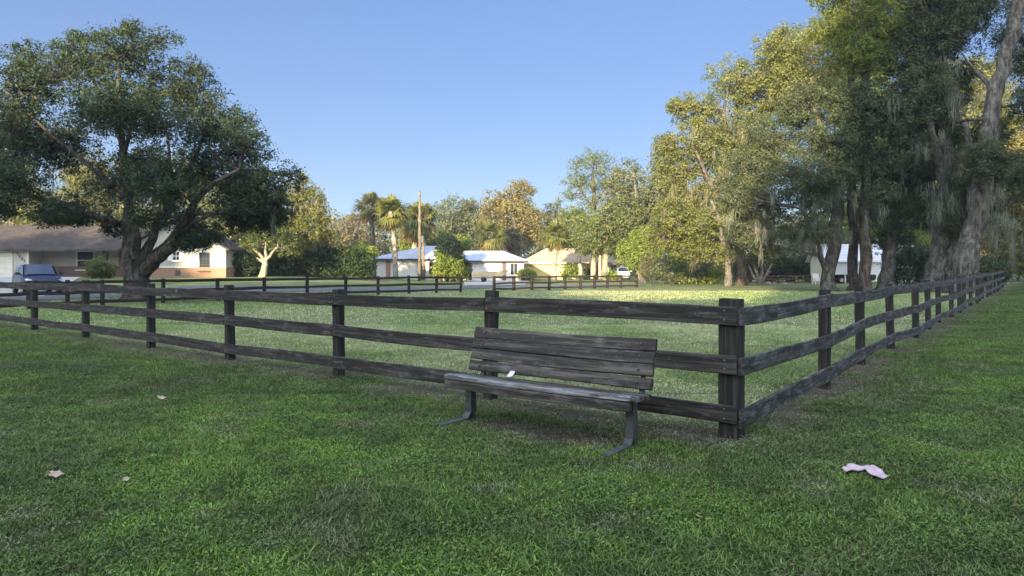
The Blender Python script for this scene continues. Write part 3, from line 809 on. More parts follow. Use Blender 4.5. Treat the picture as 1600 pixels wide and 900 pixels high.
# trees behind the left house
for i, (px, Y, lb, lobes, p) in enumerate([
    (18, 92, 'golden mossy tree behind the left end of the brown roof', [(10, 300, 36, 36), (40, 320, 34, 30), (-20, 310, 40, 40), (20, 262, 30, 26), (60, 335, 24, 20)], G_GOLD),
    (118, 88, 'yellow green tree behind the middle of the brown roof', [(110, 315, 40, 34), (150, 300, 36, 34), (85, 340, 28, 18), (130, 265, 36, 30), (165, 340, 34, 20)], G_GOLD),
    (262, 90, 'golden tree seen through the forked trunk above the gable', [(245, 320, 40, 36), (285, 330, 40, 34), (225, 280, 36, 34), (265, 270, 40, 34), (300, 285, 30, 30)], G_GOLD),
    (352, 84, 'green tree behind the right end of the gable house', [(350, 350, 36, 30), (380, 370, 32, 26), (325, 330, 34, 30), (365, 315, 34, 30), (395, 395, 26, 22)], G_OAK)]):
    tree('broadleaf_tree', lb, 'tree', px, Y, [[(px, 434, 6), (px + 2, 380, 5), (px + 1, 320, 3.5), (px, 270, 2)]], lobes, *p, M_BARK_OAK,
         ((0.30, 0.22, 0.06), 0.08), 3.0, 0.32, moss=(14, 2.0, (0.30, 0.26, 0.18)), group='trees behind the left house')

# --- palms
def fan_palm(label, px, py_top, py_base, Y, cr_px, lean=0, skirt=0.5, trunk_px=3.0, dark=1.0, crown_dy=0):
    k = Y / F; bx = (px - CX) * k
    bz = float(terr(bx, Y))
    root = thing('fan_palm', (bx, Y, bz), label, 'palm', 'fan palms round the far houses')
    top = W(px + lean, py_top + cr_px * 0.75, Y)
    mb = MB(); pts = []; rr = []
    for i in range(15):
        t = i / 14
        p = Vector((bx, Y, bz - 0.1)).lerp(top, t); p.x += math.sin(t * math.pi) * lean * k * -0.25
        pts.append(p); rr.append(trunk_px * k * (1.25 - 0.3 * t if t < 0.2 else 1.05 + 0.18 * math.sin(i * 2.6)))
    mb.tube(pts, rr, 10, True, 0.08)
    mb.build('trunk', M_BARK_PALE if dark > 0.7 else M_BARK_OAK, root, True)
    R = cr_px * k
    def fronds(n, lo, hi, length, c1, c2, droop):
        V = []; Fc = []; Cc = []
        for i in range(n):
            az = random.uniform(0, 2 * math.pi); el = random.uniform(lo, hi)
            d = Vector((math.cos(az) * math.cos(el), math.sin(az) * math.cos(el), math.sin(el)))
            side = d.cross(Vector((0, 0, 1))); side.normalize(); up = side.cross(d)
            ln = length * random.uniform(0.8, 1.1)
            c0 = top + d * ln * 0.42; c0.z -= droop * ln * 0.10
            col = np.array(c1) + (np.array(c2) - np.array(c1)) * random.random()
            o = len(V)
            V += [top - side * 0.03, top + side * 0.03, c0 + side * 0.03, c0 - side * 0.03]; Fc.append((o, o+1, o+2, o+3)); Cc += [col] * 4
            nl = 15
            for j in range(nl):
                a_ = (j / (nl - 1) - 0.5) * 3.7
                ld = d * math.cos(a_) + side * math.sin(a_) + up * (0.25 * math.cos(a_ * 1.5) - 0.12)
                L_ = ln * 0.60 * (1 - 0.18 * abs(a_))
                tip = c0 + ld * L_; tip.z -= droop * L_ * random.uniform(0.35, 0.75)
                mid = c0 + ld * L_ * 0.55; mid.z -= droop * L_ * 0.08
                pw = ld.cross(up); pw.normalize(); w_ = L_ * 0.075
                o = len(V)
                V += [c0, mid + pw * w_, tip, mid - pw * w_]; Fc.append((o, o+1, o+2, o+3)); Cc += [col * random.uniform(0.75, 1.2)] * 4
        V = np.array([list(v) for v in V]); Fc = np.array(Fc)
        return np_mesh('fronds', V, Fc.ravel(), np.full(len(Fc), 4), np.array(Cc))
    link('fronds', fronds(64, -0.6, 1.45, R * 1.06, (0.110 * dark, 0.130 * dark, 0.045), (0.24 * dark, 0.24 * dark, 0.08), 0.8), M_LEAF, root)
    link('dead_fronds', fronds(int(10 + 26 * skirt), -1.35, -0.45, R * (0.75 + 0.25 * skirt), (0.20 * dark, 0.14 * dark, 0.06), (0.33 * dark, 0.24 * dark, 0.11), 0.7), M_LEAF, root)
    return root
fan_palm('tallest palm with grey trunk at the left corner of the white roofed house', 584, 300, 438, 84, 30, -5, 0.25, 3.6, 0.62)
fan_palm('golden palm with pale trunk in front of the white roofed house', 618, 305, 438, 82, 34, -8, 0.6, 4.0, 1.1)
fan_palm('broad palm with brown skirt just right of the utility pole', 664, 312, 437, 97, 36, -8, 0.9, 4.2, 1.0)
fan_palm('palm behind the utility pole with brown skirt', 648, 330, 437, 100, 28, 0, 0.9, 4.0, 1.0)
fan_palm('palm with thick hanging skirt behind the dome clipped evergreen', 767, 342, 437, 99, 32, 0, 1.0, 4.2, 1.05)
fan_palm('dark low palm in the gap between the two houses', 802, 352, 437, 106, 26, 0, 0.3, 3.5, 0.5)
fan_palm('curved orange palm with dead skirt before the yellow house', 866, 345, 437, 88, 27, 2, 0.9, 3.8, 1.15)

# --- hedges and shrubs
hed = [(px, 412 + (4 if px < 420 else 0) + random.uniform(-2, 2), 17, 22 + random.uniform(-2, 3), random.uniform(-.6, .6)) for px in range(372, 570, 15)]
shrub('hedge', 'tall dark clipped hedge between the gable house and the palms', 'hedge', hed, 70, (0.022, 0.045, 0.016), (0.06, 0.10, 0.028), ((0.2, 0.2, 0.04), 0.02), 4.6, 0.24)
shrub('shrub', 'yellow green hedge top by the tall palm with sunlight in its colour', 'shrub', [(560, 392, 22, 11, 1.5), (530, 396, 20, 11, 1.5), (572, 400, 10, 12, 1.5), (505, 400, 18, 9, 1.6)], 73, *G_LIME, None, 4.0)  # hedge top in the sun: sunlight put into the leaf colour
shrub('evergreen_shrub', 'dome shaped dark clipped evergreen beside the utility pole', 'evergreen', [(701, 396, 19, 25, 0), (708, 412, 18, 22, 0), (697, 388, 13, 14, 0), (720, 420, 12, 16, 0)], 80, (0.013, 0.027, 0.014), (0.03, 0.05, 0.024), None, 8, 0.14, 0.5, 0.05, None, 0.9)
shrub('shrub', 'yellow green bushes showing above the pale blue metal roof', 'shrub', [(640, 384, 16, 10), (668, 380, 16, 10), (694, 376, 16, 12), (722, 380, 16, 12)], 103, *G_LIME, None, 4.2)
shrub('shrub', 'yellow green bush at the foot of the dome clipped evergreen', 'shrub', [(690, 415, 13, 20, 0), (704, 420, 13, 16, -.3), (718, 421, 12, 15, 0), (684, 425, 8, 12, 0), (726, 427, 6, 10, 0)], 77.5, *G_LIME, ((0.32, 0.27, 0.05), 0.1), 4.5)
shrub('shrub', 'round clipped bush between the boat and the yellow wall', 'shrub', [(822, 428, 13, 9), (815, 429, 8, 8), (829, 429, 8, 8)], 84, (0.09, 0.13, 0.025), (0.17, 0.21, 0.05), None, 5, 0.18)
shrub('shrub', 'leafy bush against the right corner of the yellow wall', 'shrub', [(892, 424, 11, 10), (885, 428, 8, 8), (902, 426, 8, 9), (888, 417, 6, 5)], 91, *G_LIME, None, 4.2)
shrub('shrub', 'low dark hedge under the porch windows of the yellow house', 'shrub', [(912, 427, 8, 8), (920, 427, 7, 8), (928, 428, 7, 7)], 93, (0.04, 0.07, 0.025), (0.10, 0.13, 0.04), None, 4.2)
shrub('shrub', 'bush beside the pale trunks right of the yellow house', 'shrub', [(954, 427, 8, 9), (961, 429, 6, 7), (949, 430, 6, 6)], 88, *G_LIME, None, 4.2)
shrub('shrub', 'round yellow green bush in front of the brown roofed house', 'shrub', [(157, 418, 19, 15), (147, 422, 10, 10), (168, 423, 10, 10)], 56.5, (0.06, 0.09, 0.02), (0.17, 0.19, 0.045), None, 4.8, 0.16)
tree('broadleaf_tree', 'bright lime green small tree at the end of the far fence', 'tree', 1003, 72,
     [[(1004, 443, 3), (1004, 415, 2.5), (1002, 390, 2)], [(1004, 418, 2), (1015, 395, 1.3)], [(1003, 410, 1.6), (988, 392, 1.2)]],
     [(1000, 378, 28, 16), (985, 395, 20, 18), (1012, 390, 22, 20), (995, 410, 18, 16), (1020, 378, 14, 12), (1008, 362, 18, 10)], *G_LIME, M_BARK_OAK, ((0.3, 0.3, 0.05), 0.1), 4.2, 0.25)
shrub('shrub', 'grey twiggy bush in front of the lime green tree', 'shrub', [(1010, 405, 10, 12), (1006, 418, 8, 12)], 68, (0.12, 0.10, 0.06), (0.2, 0.17, 0.1), None, 1.6, 0.16, 0.3)
shr = [(1035, 425, 20, 16, 0), (1062, 420, 22, 20, .8), (1088, 424, 20, 18, 0), (1112, 426, 18, 16, -.5), (1048, 433, 16, 10, -.8), (1100, 435, 18, 9, -.8), (1074, 436, 16, 9, -.8)]
for i, (l, lb, pl_) in enumerate(((shr[0:1] + shr[4:5], 'dark green shrub right of the lime tree at the paddock edge', G_OAK), (shr[1:2] + shr[6:7], 'middle shrub of the mixed row along the paddock edge', G_LIME),
                    (shr[2:3], 'grey green shrub below the golden oak crown', G_OAK), (shr[3:4] + shr[5:6], 'lime shrub just left of the slim grey trunk', G_LIME))):
    shrub('shrub', lb, 'shrub', l, 66 + (i % 2), *pl_, ((0.2, 0.2, 0.04), 0.06), 4.2, 0.22, group='shrub row at the paddock edge')
shrub('shrub', 'dark shrub left of the brown back fence behind the orange trunk', 'shrub', [(1150, 425, 16, 18), (1172, 415, 20, 20)], 74, *G_DARK, None, 4.2)
shrub('shrub', 'dark shrub thicket behind the brown back fence', 'shrub', [(1205, 415, 24, 24), (1235, 412, 24, 26), (1258, 420, 14, 18)], 75, *G_DARK, None, 4.2)
tree('small_tree', 'bare forked many stemmed small tree before the brown back fence', 'tree', 1187, 63,
     [[(1187, 447, 3.5), (1185, 440, 2.6), (1182, 425, 2), (1176, 405, 1.4)], [(1187, 444, 2.6), (1190, 425, 2), (1192, 400, 1.3)], [(1188, 443, 2.4), (1197, 428, 1.8), (1206, 412, 1.2)], [(1186, 443, 2), (1177, 430, 1.5), (1170, 415, 1)], [(1195, 432, 1.5), (1204, 424, 1)]],
     [(1180, 400, 14, 10), (1195, 396, 14, 10), (1170, 408, 10, 8)], (0.08, 0.10, 0.03), (0.17, 0.18, 0.05), M_BARK_PALE, None, 2.0, 0.2)
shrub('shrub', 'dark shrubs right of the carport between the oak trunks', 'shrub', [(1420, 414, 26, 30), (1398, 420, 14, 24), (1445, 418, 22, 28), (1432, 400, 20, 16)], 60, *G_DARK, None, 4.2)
shrub('shrub', 'dark green shrub behind the fence right of the leaning oak', 'shrub', [(1545, 420, 18, 18), (1565, 425, 16, 16), (1530, 430, 14, 12)], 56, *G_OAK, None, 4.2)
shrub('shrub', 'yellow sunlit bushes at the far right end of the lane', 'shrub', [(1590, 405, 24, 22), (1565, 415, 16, 14), (1615, 410, 24, 24)], 86, *G_LIME, ((0.34, 0.27, 0.05), 0.15), 4.2)

shrub('shrub', 'dark shrubs against the right corner of the gable house', 'shrub', [(370, 415, 11, 20, 0), (384, 420, 14, 16, .5), (366, 425, 6, 10, 0), (378, 404, 10, 10, .6)], 61.5, *G_DARK, None, 4.6, 0.17)
# --- far wood and the wood behind the viewer
def mass(name, label, pts, c1, c2, L, n_each, extra=None):
    P, Nm, cl = [], [], []
    for (x, y, z, rx, ry, rz) in pts:
        n = n_each; d = unit(RNG.normal(size=(n, 3))); r = RNG.uniform(0.35, 1.05, (n, 1)) ** 0.7
        nz = 0.75 + 0.5 * vnoise(d[:, 0] * 3 + x, d[:, 2] * 3 + y, 0.6, 3)[:, None]
        p = np.array([x, y, z]) + d * r * nz * np.array([rx, ry, rz])
        P.append(p); Nm.append(unit(d + RNG.normal(size=(n, 3)) * 0.6)); cl.append(np.full(n, RNG.random()) * 0.6 + RNG.random(n) * 0.4)
    P = np.concatenate(P); Nm = np.concatenate(Nm); cl = np.concatenate(cl)
    k_ = P[:, 2] > 0.1
    o = link(name, leaf_mesh(name, P[k_], Nm[k_], L, 0.6, pal(c1, c2, cl[k_], extra)), M_LEAF)
    return tag(o, label, 'woods', kind='stuff')
pts = []
for px in range(-260, 1900, 34):
    Y = 142 + random.uniform(-8, 10)
    hgt = 8.5 + random.uniform(-1.5, 2.5)
    if 470 < px < 990: hgt += 2.2
    if px < 480: hgt += 3.5
    if px > 980: hgt += 5
    for z in (1.2, hgt * 0.3, hgt * 0.72):
        pts.append(((px - CX) / F * Y + random.uniform(-2, 2), Y + random.uniform(-3, 3), z, 4.2, 3.5, hgt * 0.36))
mass('woods', 'far belt of grey green trees closing the view behind the houses', pts, (0.085, 0.100, 0.045), (0.20, 0.195, 0.085), 0.75, 680, ((0.22, 0.17, 0.08), 0.12))
# tall trees on the viewer's side of the lane, whose long shadow lies over paddock, near fence and left tree
pts = []
cy = -60.0
for xc in np.arange(-150, 40, 4.0):
    if xc < -73: h = 32.0
    elif xc < -56: h = 23.0
    elif xc < -43: h = 28.0
    elif xc < -37: h = 24.5
    elif xc < -19.5: h = 21.5
    elif xc < -14.5: h = 31.5
    else: h = 42.0
    h += random.uniform(-.7, .7)
    z = 3.0
    while z < h - 2.5:
        pts.append((xc + random.uniform(-1.5, 1.5), cy + random.uniform(-3, 3), z + random.uniform(-.5, .5), 3.4, 3.2, 3.0))
        if z < h - 7: pts.append((xc + random.uniform(-1, 3), cy - 6 + random.uniform(-2, 2), z + 1.5, 3.6, 3.2, 3.2))
        z += 3.4
mass('woods', 'tall wood behind the viewer that shades the paddock', pts, (0.03, 0.05, 0.02), (0.08, 0.10, 0.04), 1.05, 600)

# ------------------------------------------------------------------ near paddock fence
def board(L, h, t, seg=14, wob=0.006, bow=0.0, ch=0.008, sag=0.0, seed=0):
    """weathered plank along local x from 0 to L, chamfered, slightly warped; h along z, t along y"""
    r = random.Random(seed)
    prof = [(-t/2, -h/2+ch), (-t/2+ch, -h/2), (t/2-ch, -h/2), (t/2, -h/2+ch), (t/2, h/2-ch), (t/2-ch, h/2), (-t/2+ch, h/2), (-t/2, h/2-ch)]
    v = []; f = []
    p1, p2 = r.uniform(0, 6), r.uniform(0, 6)
    for i in range(seg + 1):
        u = i / seg; x = u * L
        dz = sag * math.sin(u * math.pi) + wob * math.sin(p1 + u * 5.1) ; dy = bow * math.sin(u * math.pi) + wob * 0.6 * math.sin(p2 + u * 4.0)
        hs = 1 + r.uniform(-0.03, 0.03)
        for (y, z) in prof:
            v.append((x + (r.uniform(-.006, .006) if i in (0, seg) else 0), y + dy + r.uniform(-1, 1) * wob * 0.25, z * hs + dz + r.uniform(-1, 1) * wob * 0.35))
    n = len(prof)
    for i in range(seg):
        for k in range(n):
            f.append((i*n+k, (i+1)*n+k, (i+1)*n+(k+1) % n, i*n+(k+1) % n))
    f.append(tuple(range(n))); f.append(tuple(seg*n+k for k in range(n))[::-1])
    me = bpy.data.meshes.new('board'); me.from_pydata(v, [], f); me.update(); return me

def post_mesh(w, d, h, seed=0, ch=0.012):
    r = random.Random(seed)
    prof = [(-w/2, -d/2+ch), (-w/2+ch, -d/2), (w/2-ch, -d/2), (w/2, -d/2+ch), (w/2, d/2-ch), (w/2-ch, d/2), (-w/2+ch, d/2), (-w/2, d/2-ch)]
    v = []; f = []; S = 9; n = 8
    for i in range(S + 1):
        z = -0.15 + (h + 0.15) * i / S
        q = 1.0 if i < S else 0.95
        for (x, y) in prof: v.append((x * q + r.uniform(-.003, .003), y * q + r.uniform(-.003, .003), z + (r.uniform(-.008, .008) if i == S else 0)))
    for i in range(S):
        for k in range(n): f.append((i*n+k, i*n+(k+1) % n, (i+1)*n+(k+1) % n, (i+1)*n+k))
    f.append(tuple(range(n))[::-1]); f.append(tuple(S*n+k for k in range(n)))
    me = bpy.data.meshes.new('post'); me.from_pydata(v, [], f); me.update(); return me

def rail_fence(label, P, outn, heights, rail_h, rail_t, post_w, post_h, mr, mp, first_post=True, jit=0.02, corner=None, zf=None, off_ends=(0, 0), seed=1, tilt=0.015, post_d=None, nails=False):
    r = random.Random(seed)
    root = thing('rail_fence', (P[0].x, P[0].y, float(terr(P[0].x, P[0].y))), label, 'fence')
    base = root.location
    n = len(P)
    ang = math.atan2((P[1] - P[0]).y, (P[1] - P[0]).x)
    zs = []
    for i, p in enumerate(P):
        z0 = float(terr(p.x, p.y)) + (zf(i) if zf else 0)
        zs.append([z0 + h + r.uniform(-jit, jit) for h in heights])
        if i == 0 and not first_post: continue
        w = post_w; h_ = post_h + r.uniform(-.02, .02)
        if i == 0 and corner: w, h_ = corner
        o = link('post', post_mesh(w, post_d or w, h_, r.random()), mp, root, False)
        o.location = Vector((p.x, p.y, z0)) - base
        o.rotation_euler = (r.uniform(-tilt, tilt), r.uniform(-tilt, tilt), ang + r.uniform(-.03, .03)) if not (i == 0 and corner) else (0, 0, ang)
    for i in range(n - 1):
        for k in range(len(heights)):
            w0 = corner[0] if (i == 0 and corner) else post_w
            a_ = P[i] + outn * (w0 / 2 + rail_t / 2 + 0.002); b_ = P[i+1] + outn * (post_w / 2 + rail_t / 2 + 0.002)
            d_ = (b_ - a_).normalized()
            if i == 0: a_ = a_ - d_ * off_ends[0]
            elif True: a_ = a_ + d_ * 0.004
            b_ = b_ - d_ * 0.004
            a3 = Vector((a_.x, a_.y, zs[i][k])); b3 = Vector((b_.x, b_.y, zs[i+1][k]))
            v = b3 - a3; L = v.length
            me = board(L, rail_h * r.uniform(0.95, 1.06), rail_t, 12, 0.003, r.uniform(-.01, .01), 0.005, r.uniform(-.015, .01), r.random())
            o = link('rail', me, mr, root, False)
            o.location = a3 - base
            x_ = v.normalized(); y_ = Vector((0, 0, 1)).cross(x_).normalized(); z_ = x_.cross(y_)
            o.rotation_euler = Matrix((x_, y_, z_)).transposed().to_euler()
            if nails and i < 6:
                q = MB()
                side = -1 if (Matrix((x_, y_, z_)).transposed() @ Vector((0, -1, 0))).dot(outn) > 0 else 1
                for xe_ in ((0.07 if not (i == 0 and off_ends[0] > 0) else 0.10), L - 0.035):
                    for dz_ in (-0.042, 0.045):
                        yq = side * (rail_t / 2 + 0.001); zq = dz_ + r.uniform(-.008, .008)
                        q.tube([(xe_, yq - side * 0.006, zq), (xe_, yq + side * 0.004, zq)], 0.0075, 8)
                q.build('nails', M_NAIL, o, True, False)['kind'] = 'stuff'
    return root

def on_line(P0, d, px):
    # point of the ground line P0 + t d that lies in image column px
    s = (px - CX) / F
    t = (s * P0.y - P0.x) / (d.x - s * d.y)
    return P0 + d * t
LP = [FA] + [on_line(FA, FDIR, px) for px in (766, 530, 360, 236, 134, 54, -12, -70)]
rail_fence('near dark rail fence behind the bench, running left from the thick corner post', LP, -FN, (1.045, 0.625, 0.20), 0.152, 0.04, 0.125, 1.19, M_FENCE, M_POST, True, 0.02,
           corner=(0.175, 1.19), off_ends=(0.088, 0), seed=5, nails=True)
RP = [FA + Vector((0, 0, 0))]
t_ = 3.08
while t_ < 56: RP.append(FA + RDIR * t_ + RN * (0.05 * math.sin(t_ * 0.7))); t_ += 2.6
rail_fence('near lichen grey rail fence running from the thick corner post into the distance', RP, RN, (1.045, 0.625, 0.20), 0.152, 0.04, 0.12, 1.18, M_RAILR, M_POST, False, 0.035,
           zf=lambda i: 0.012 * max(0, i - 5), seed=9, off_ends=(0.088, 0), tilt=0.03, corner=(0.175, 1.19), nails=True)

def far_posts(lst): return [G(px, py) for px, py in lst]
FP = far_posts([(-90, 489.5), (-30, 487), (45, 483), (105, 480), (160, 477.5), (255, 473.5), (340, 470), (413, 467), (480, 464.6), (540, 462.3), (591, 460.6), (639, 459), (682, 457.6), (720, 456.5)])
fd = (FP[-1] - FP[0]).normalized(); fn = Vector((fd.y, -fd.x, 0))
rail_fence('far dark rail fence along the lane left of the gate gap', FP, fn, (0.93, 0.54, 0.17), 0.125, 0.04, 0.13, 1.04, M_FARF, M_FARP, True, 0.02, seed=14)
FP2 = far_posts([(772, 455.6), (803, 454.6), (831, 453.9), (858, 453.2), (883, 452.5), (907, 451.9), (929, 451.3), (949, 450.7), (970, 450.1), (995, 449.3)])
fd = (FP2[-1] - FP2[0]).normalized(); fn = Vector((fd.y, -fd.x, 0))
rail_fence('far dark rail fence along the lane right of the gate gap', FP2, fn, (0.90, 0.52, 0.17), 0.12, 0.04, 0.16, 1.0, M_FARF, M_FARP, True, 0.02, seed=15)
M_BROWN = wood('brown_fence_wood', (0.06, 0.035, 0.022), (0.13, 0.075, 0.045), (0.2, 0.15, 0.1), 0.6)
M_BROWNP = wood('brown_fence_post', (0.06, 0.035, 0.022), (0.13, 0.075, 0.045), (0.2, 0.15, 0.1), 0.6, axis=2)
FP3 = far_posts([(1163, 444.0), (1190, 443.6), (1216, 443.3), (1242, 443.0), (1266, 442.8)])
rail_fence('low reddish brown back fence left of the carport', FP3, Vector((0, -1, 0)), (0.75, 0.45, 0.15), 0.12, 0.04, 0.13, 0.85, M_BROWN, M_BROWNP, True, 0.02, seed=16)
# wire fence after the last far rail
wf = thing('wire_fence', G(1021, 447.5), 'thin wire fence with grey posts right of the far rail fence', 'fence')
mb = MB()
wp = [G(1001, 448.5), G(1021, 447.5), G(1048, 446.6)]
for p in wp[1:]:
    q = MB(); q.tube([(p.x, p.y, -0.1), (p.x, p.y, 1.05)], 0.07, 8); q.build('post', M_FARP, wf)
for z in (0.3, 0.6, 0.9): mb.tube([(p.x, p.y - 0.08, z) for p in wp], 0.008, 5)
mb.build('wires', M_STEEL, wf)

# ------------------------------------------------------------------ bench
BL, BR = G(736, 654), G(987, 697)
bu = (BR - BL).normalized(); bn = Vector((-bu.y, bu.x, 0))
if bn.y < 0: bn = -bn
blen = (BR - BL).length
bench = thing('park_bench', (BL.x, BL.y, 0), 'weathered dark wooden slat bench standing before the corner fence', 'bench', rz=math.atan2(bu.y, bu.x))
# bench local frame: x along the bench, y away from the viewer, z up
OV = 0.13
TL = blen + 2 * OV - 0.02
def bpart(name, me, m, loc, rot=(0, 0, 0), parent=None):
    o = link(name, me, m, parent or bench, False); o.location = loc; o.rotation_euler = rot; return o
for i, (y, w) in enumerate(((-0.20, 0.085), (-0.105, 0.085), (-0.01, 0.085), (0.085, 0.085))):
    bpart('seat_slat', board(TL, 0.042, w, 18, 0.004, 0.003, 0.006, -0.006, i + 50), M_SEATW if i < 2 else M_BENCHW, (-OV, y, 0.425 - 0.012 * (i > 0) - 0.006 * i))
fr = bpart('front_board', board(TL - .02, 0.075, 0.038, 18, 0.003, 0, 0.006, -0.004, 61), M_BENCHW, (-OV + .01, -0.225, 0.360))
rec = rad(-14)
for i in range(4):
    s_ = 0.075 + i * 0.108
    y = 0.128 + s_ * math.sin(-rec); z = 0.425 + s_ * math.cos(rec)
    hh = (0.097, 0.101, 0.102, 0.106)[i]
    sl = bpart('back_slat', board(TL, hh, 0.042, 18, 0.004, 0.006, 0.007, -0.004 if i != 3 else -.008, i + 70), M_BENCHW, (-OV, y, z), (rec, 0, 0))
    for xb in (OV, TL - OV):
        q = MB(); q.tube([(xb, -0.020, 0.0), (xb, -0.029, 0.0)], [0.013, 0.010], 8)
        q.build('bolt', M_STEEL, sl, True, False)
for x in (0.0, blen):
    q = MB()
    q.box(x - 0.036, -0.04, 0.079, x + 0.035, 0.035, 0.372)
    leg = q.build('leg', M_STEEL, bench, wc=False)
    q = MB()      # bent flat foot: up against the post, rolling forward to the ground, then a long tongue on the grass
    prof = [(0.035, 0.078), (-0.030, 0.080), (-0.050, 0.072), (-0.078, 0.040), (-0.094, 0.028), (-0.115, 0.025), (-0.28, 0.024), (-0.45, 0.022)]
    vs_ = []
    for (y, z) in prof:
        vs_ += [(x - 0.038, y, z), (x + 0.038, y, z), (x + 0.038, y + 0.006, z - 0.010), (x - 0.038, y + 0.006, z - 0.012)]
    fs_ = [(0, 1, 2, 3)]
    for i in range(len(prof) - 1):
        for k in range(4): fs_.append((4*i+k, 4*i+4+k, 4*i+4+(k+1) % 4, 4*i+(k+1) % 4))
    e = 4 * (len(prof) - 1); fs_.append((e+3, e+2, e+1, e))
    q.add(vs_, fs_); q.box(x - .03, -0.01, 0.0, x + .03, 0.03, 0.066)
    q.build('foot', M_STEEL, bench, wc=False)
    q = MB()      # bracket: seat arm and back upright in one bent bar
    q.box(x - 0.02, -0.20, 0.372, x + 0.02, 0.13, 0.396)
    a0, a1 = (0.155, 0.36), (0.155 + 0.43 * math.sin(-rec), 0.40 + 0.43 * math.cos(rec))
    q.prism([(x - .02, a0[0], a0[1]), (x - .02, a1[0], a1[1]), (x - .02, a1[0] + .028, a1[1]), (x - .02, a0[0] + .032, a0[1] - .01)], (0.04, 0, 0))
    q.build('bracket', M_STEEL, bench, wc=False)

# scrap of white paper on the seat
M_PAPER = plain('paper', (0.72, 0.72, 0.74), 0.8, 0, 0.08)
def crumple(pts2, thick, seed, amp, bendf=None, sub=2):
    r = random.Random(seed)
    bm = bmesh.new(); vs_ = [bm.verts.new((x, y, 0)) for x, y in pts2]; bm.faces.new(vs_)
    bmesh.ops.triangulate(bm, faces=bm.faces[:])
    for _ in range(sub): bmesh.ops.subdivide_edges(bm, edges=bm.edges[:], cuts=1, use_grid_fill=True)
    for v in bm.verts:
        v.co.z = amp * (vnoise(v.co.x, v.co.y, 0.05, seed) - 0.5) * 2 + (bendf(v.co.x, v.co.y) if bendf else 0)
        v.co.x += r.uniform(-.002, .002); v.co.y += r.uniform(-.002, .002)
    bmesh.ops.recalc_face_normals(bm, faces=bm.faces[:])
    g = bmesh.ops.extrude_face_region(bm, geom=bm.faces[:])
    for e_ in g['geom']:
        if isinstance(e_, bmesh.types.BMVert): e_.co.z += thick
    bmesh.ops.recalc_face_normals(bm, faces=bm.faces[:])
    me = bpy.data.meshes.new('scrap'); bm.to_mesh(me); bm.free(); return me
MB3 = Matrix.Translation(bench.location) @ Matrix.Rotation(bench.rotation_euler.z, 4, 'Z')
o = link('paper_scrap', crumple([(-.07, -.022), (-.02, -.03), (.03, -.02), (.075, -.012), (.065, .026), (.01, .03), (-.05, .02)], 0.004, 3, 0.010, lambda x, y: 0.5 * max(0, x) , 2), M_PAPER)
sp_ = Vector(((797 - CX) / F * 6.5, 6.5, 0.452))
o.location = sp_; o.rotation_euler = (0, 0, rad(62))
tag(o, 'small crumpled white paper scrap lying on the bench seat', 'paper')

# pale pink cloth on the grass
m, nt, b, out = new_mat('pink_cloth')
b.inputs['Base Color'].default_value = (0.50, 0.40, 0.50, 1); b.inputs['Roughness'].default_value = 0.95
v_ = coord(nt); nt.links.new(ramp(nt, noise(nt, v_, 14, 5, 0.7), [(0.35, (0.46, 0.33, 0.37)), (0.65, (0.66, 0.50, 0.54))]), b.inputs['Base Color'])
bump(nt, b, noise(nt, v_, 60, 3), 0.5, 0.004)
ol = [(1316, 729), (1325, 724.5), (1352, 726), (1362, 723), (1372, 727), (1388, 743), (1381, 744.5), (1374, 743), (1368, 743.5), (1360, 738), (1352, 732.5), (1335, 732.5), (1322, 733)]
def gz(px, py, z): Y = F * (CAMH - z) / (py - HZ); return Vector(((px - CX) / F * Y, Y, z))
cp = gz(1350, 733, 0.045)
def cb_(x, y): return 0.008 * math.exp(-(x / 0.05) ** 2) + 0.006 * math.sin(x * 60 + y * 25)
o = link('cloth', crumple([tuple((gz(a_, b_, 0.045) - cp)[:2]) for a_, b_ in ol], 0.006, 8, 0.004, cb_, 3), m)
o.location = (cp.x, cp.y, 0.030)
tag(o, 'pale pink folded rag lying on the grass in front of the right fence', 'rag')

# fallen leaves
M_DEAD = plain('dead_leaf', (0.44, 0.33, 0.25), 0.8, 0, 0.3, 30)
for i, (px, py, s, lb) in enumerate(((87, 750, 0.05, 'largest dry brown leaf lying on the lawn at the lower left'), (197, 758, 0.026, 'small dry leaf right of the largest brown leaf'), (252, 627, 0.05, 'dry pale leaf on the lawn nearest the left fence'))):
    p = G(px, py); r = random.Random(i)
    pts_ = [(math.cos(a_) * s * (0.55 + 0.45 * abs(math.cos(a_ * 2.5))), math.sin(a_) * s * 0.7 * (0.6 + 0.4 * abs(math.cos(a_ * 2.5)))) for a_ in np.linspace(0, 2 * math.pi, 14, endpoint=False)]
    o = link('fallen_leaf', crumple(pts_, 0.0015, i + 20, 0.006, lambda x, y: 2.5 * x * x, 1), M_DEAD)
    o.location = (p.x, p.y, 0.042); o.rotation_euler = (0.5, r.uniform(-.15, .15), r.uniform(-.5, .5))
    tag(o, lb, 'leaf', 'dry leaves on the lawn')

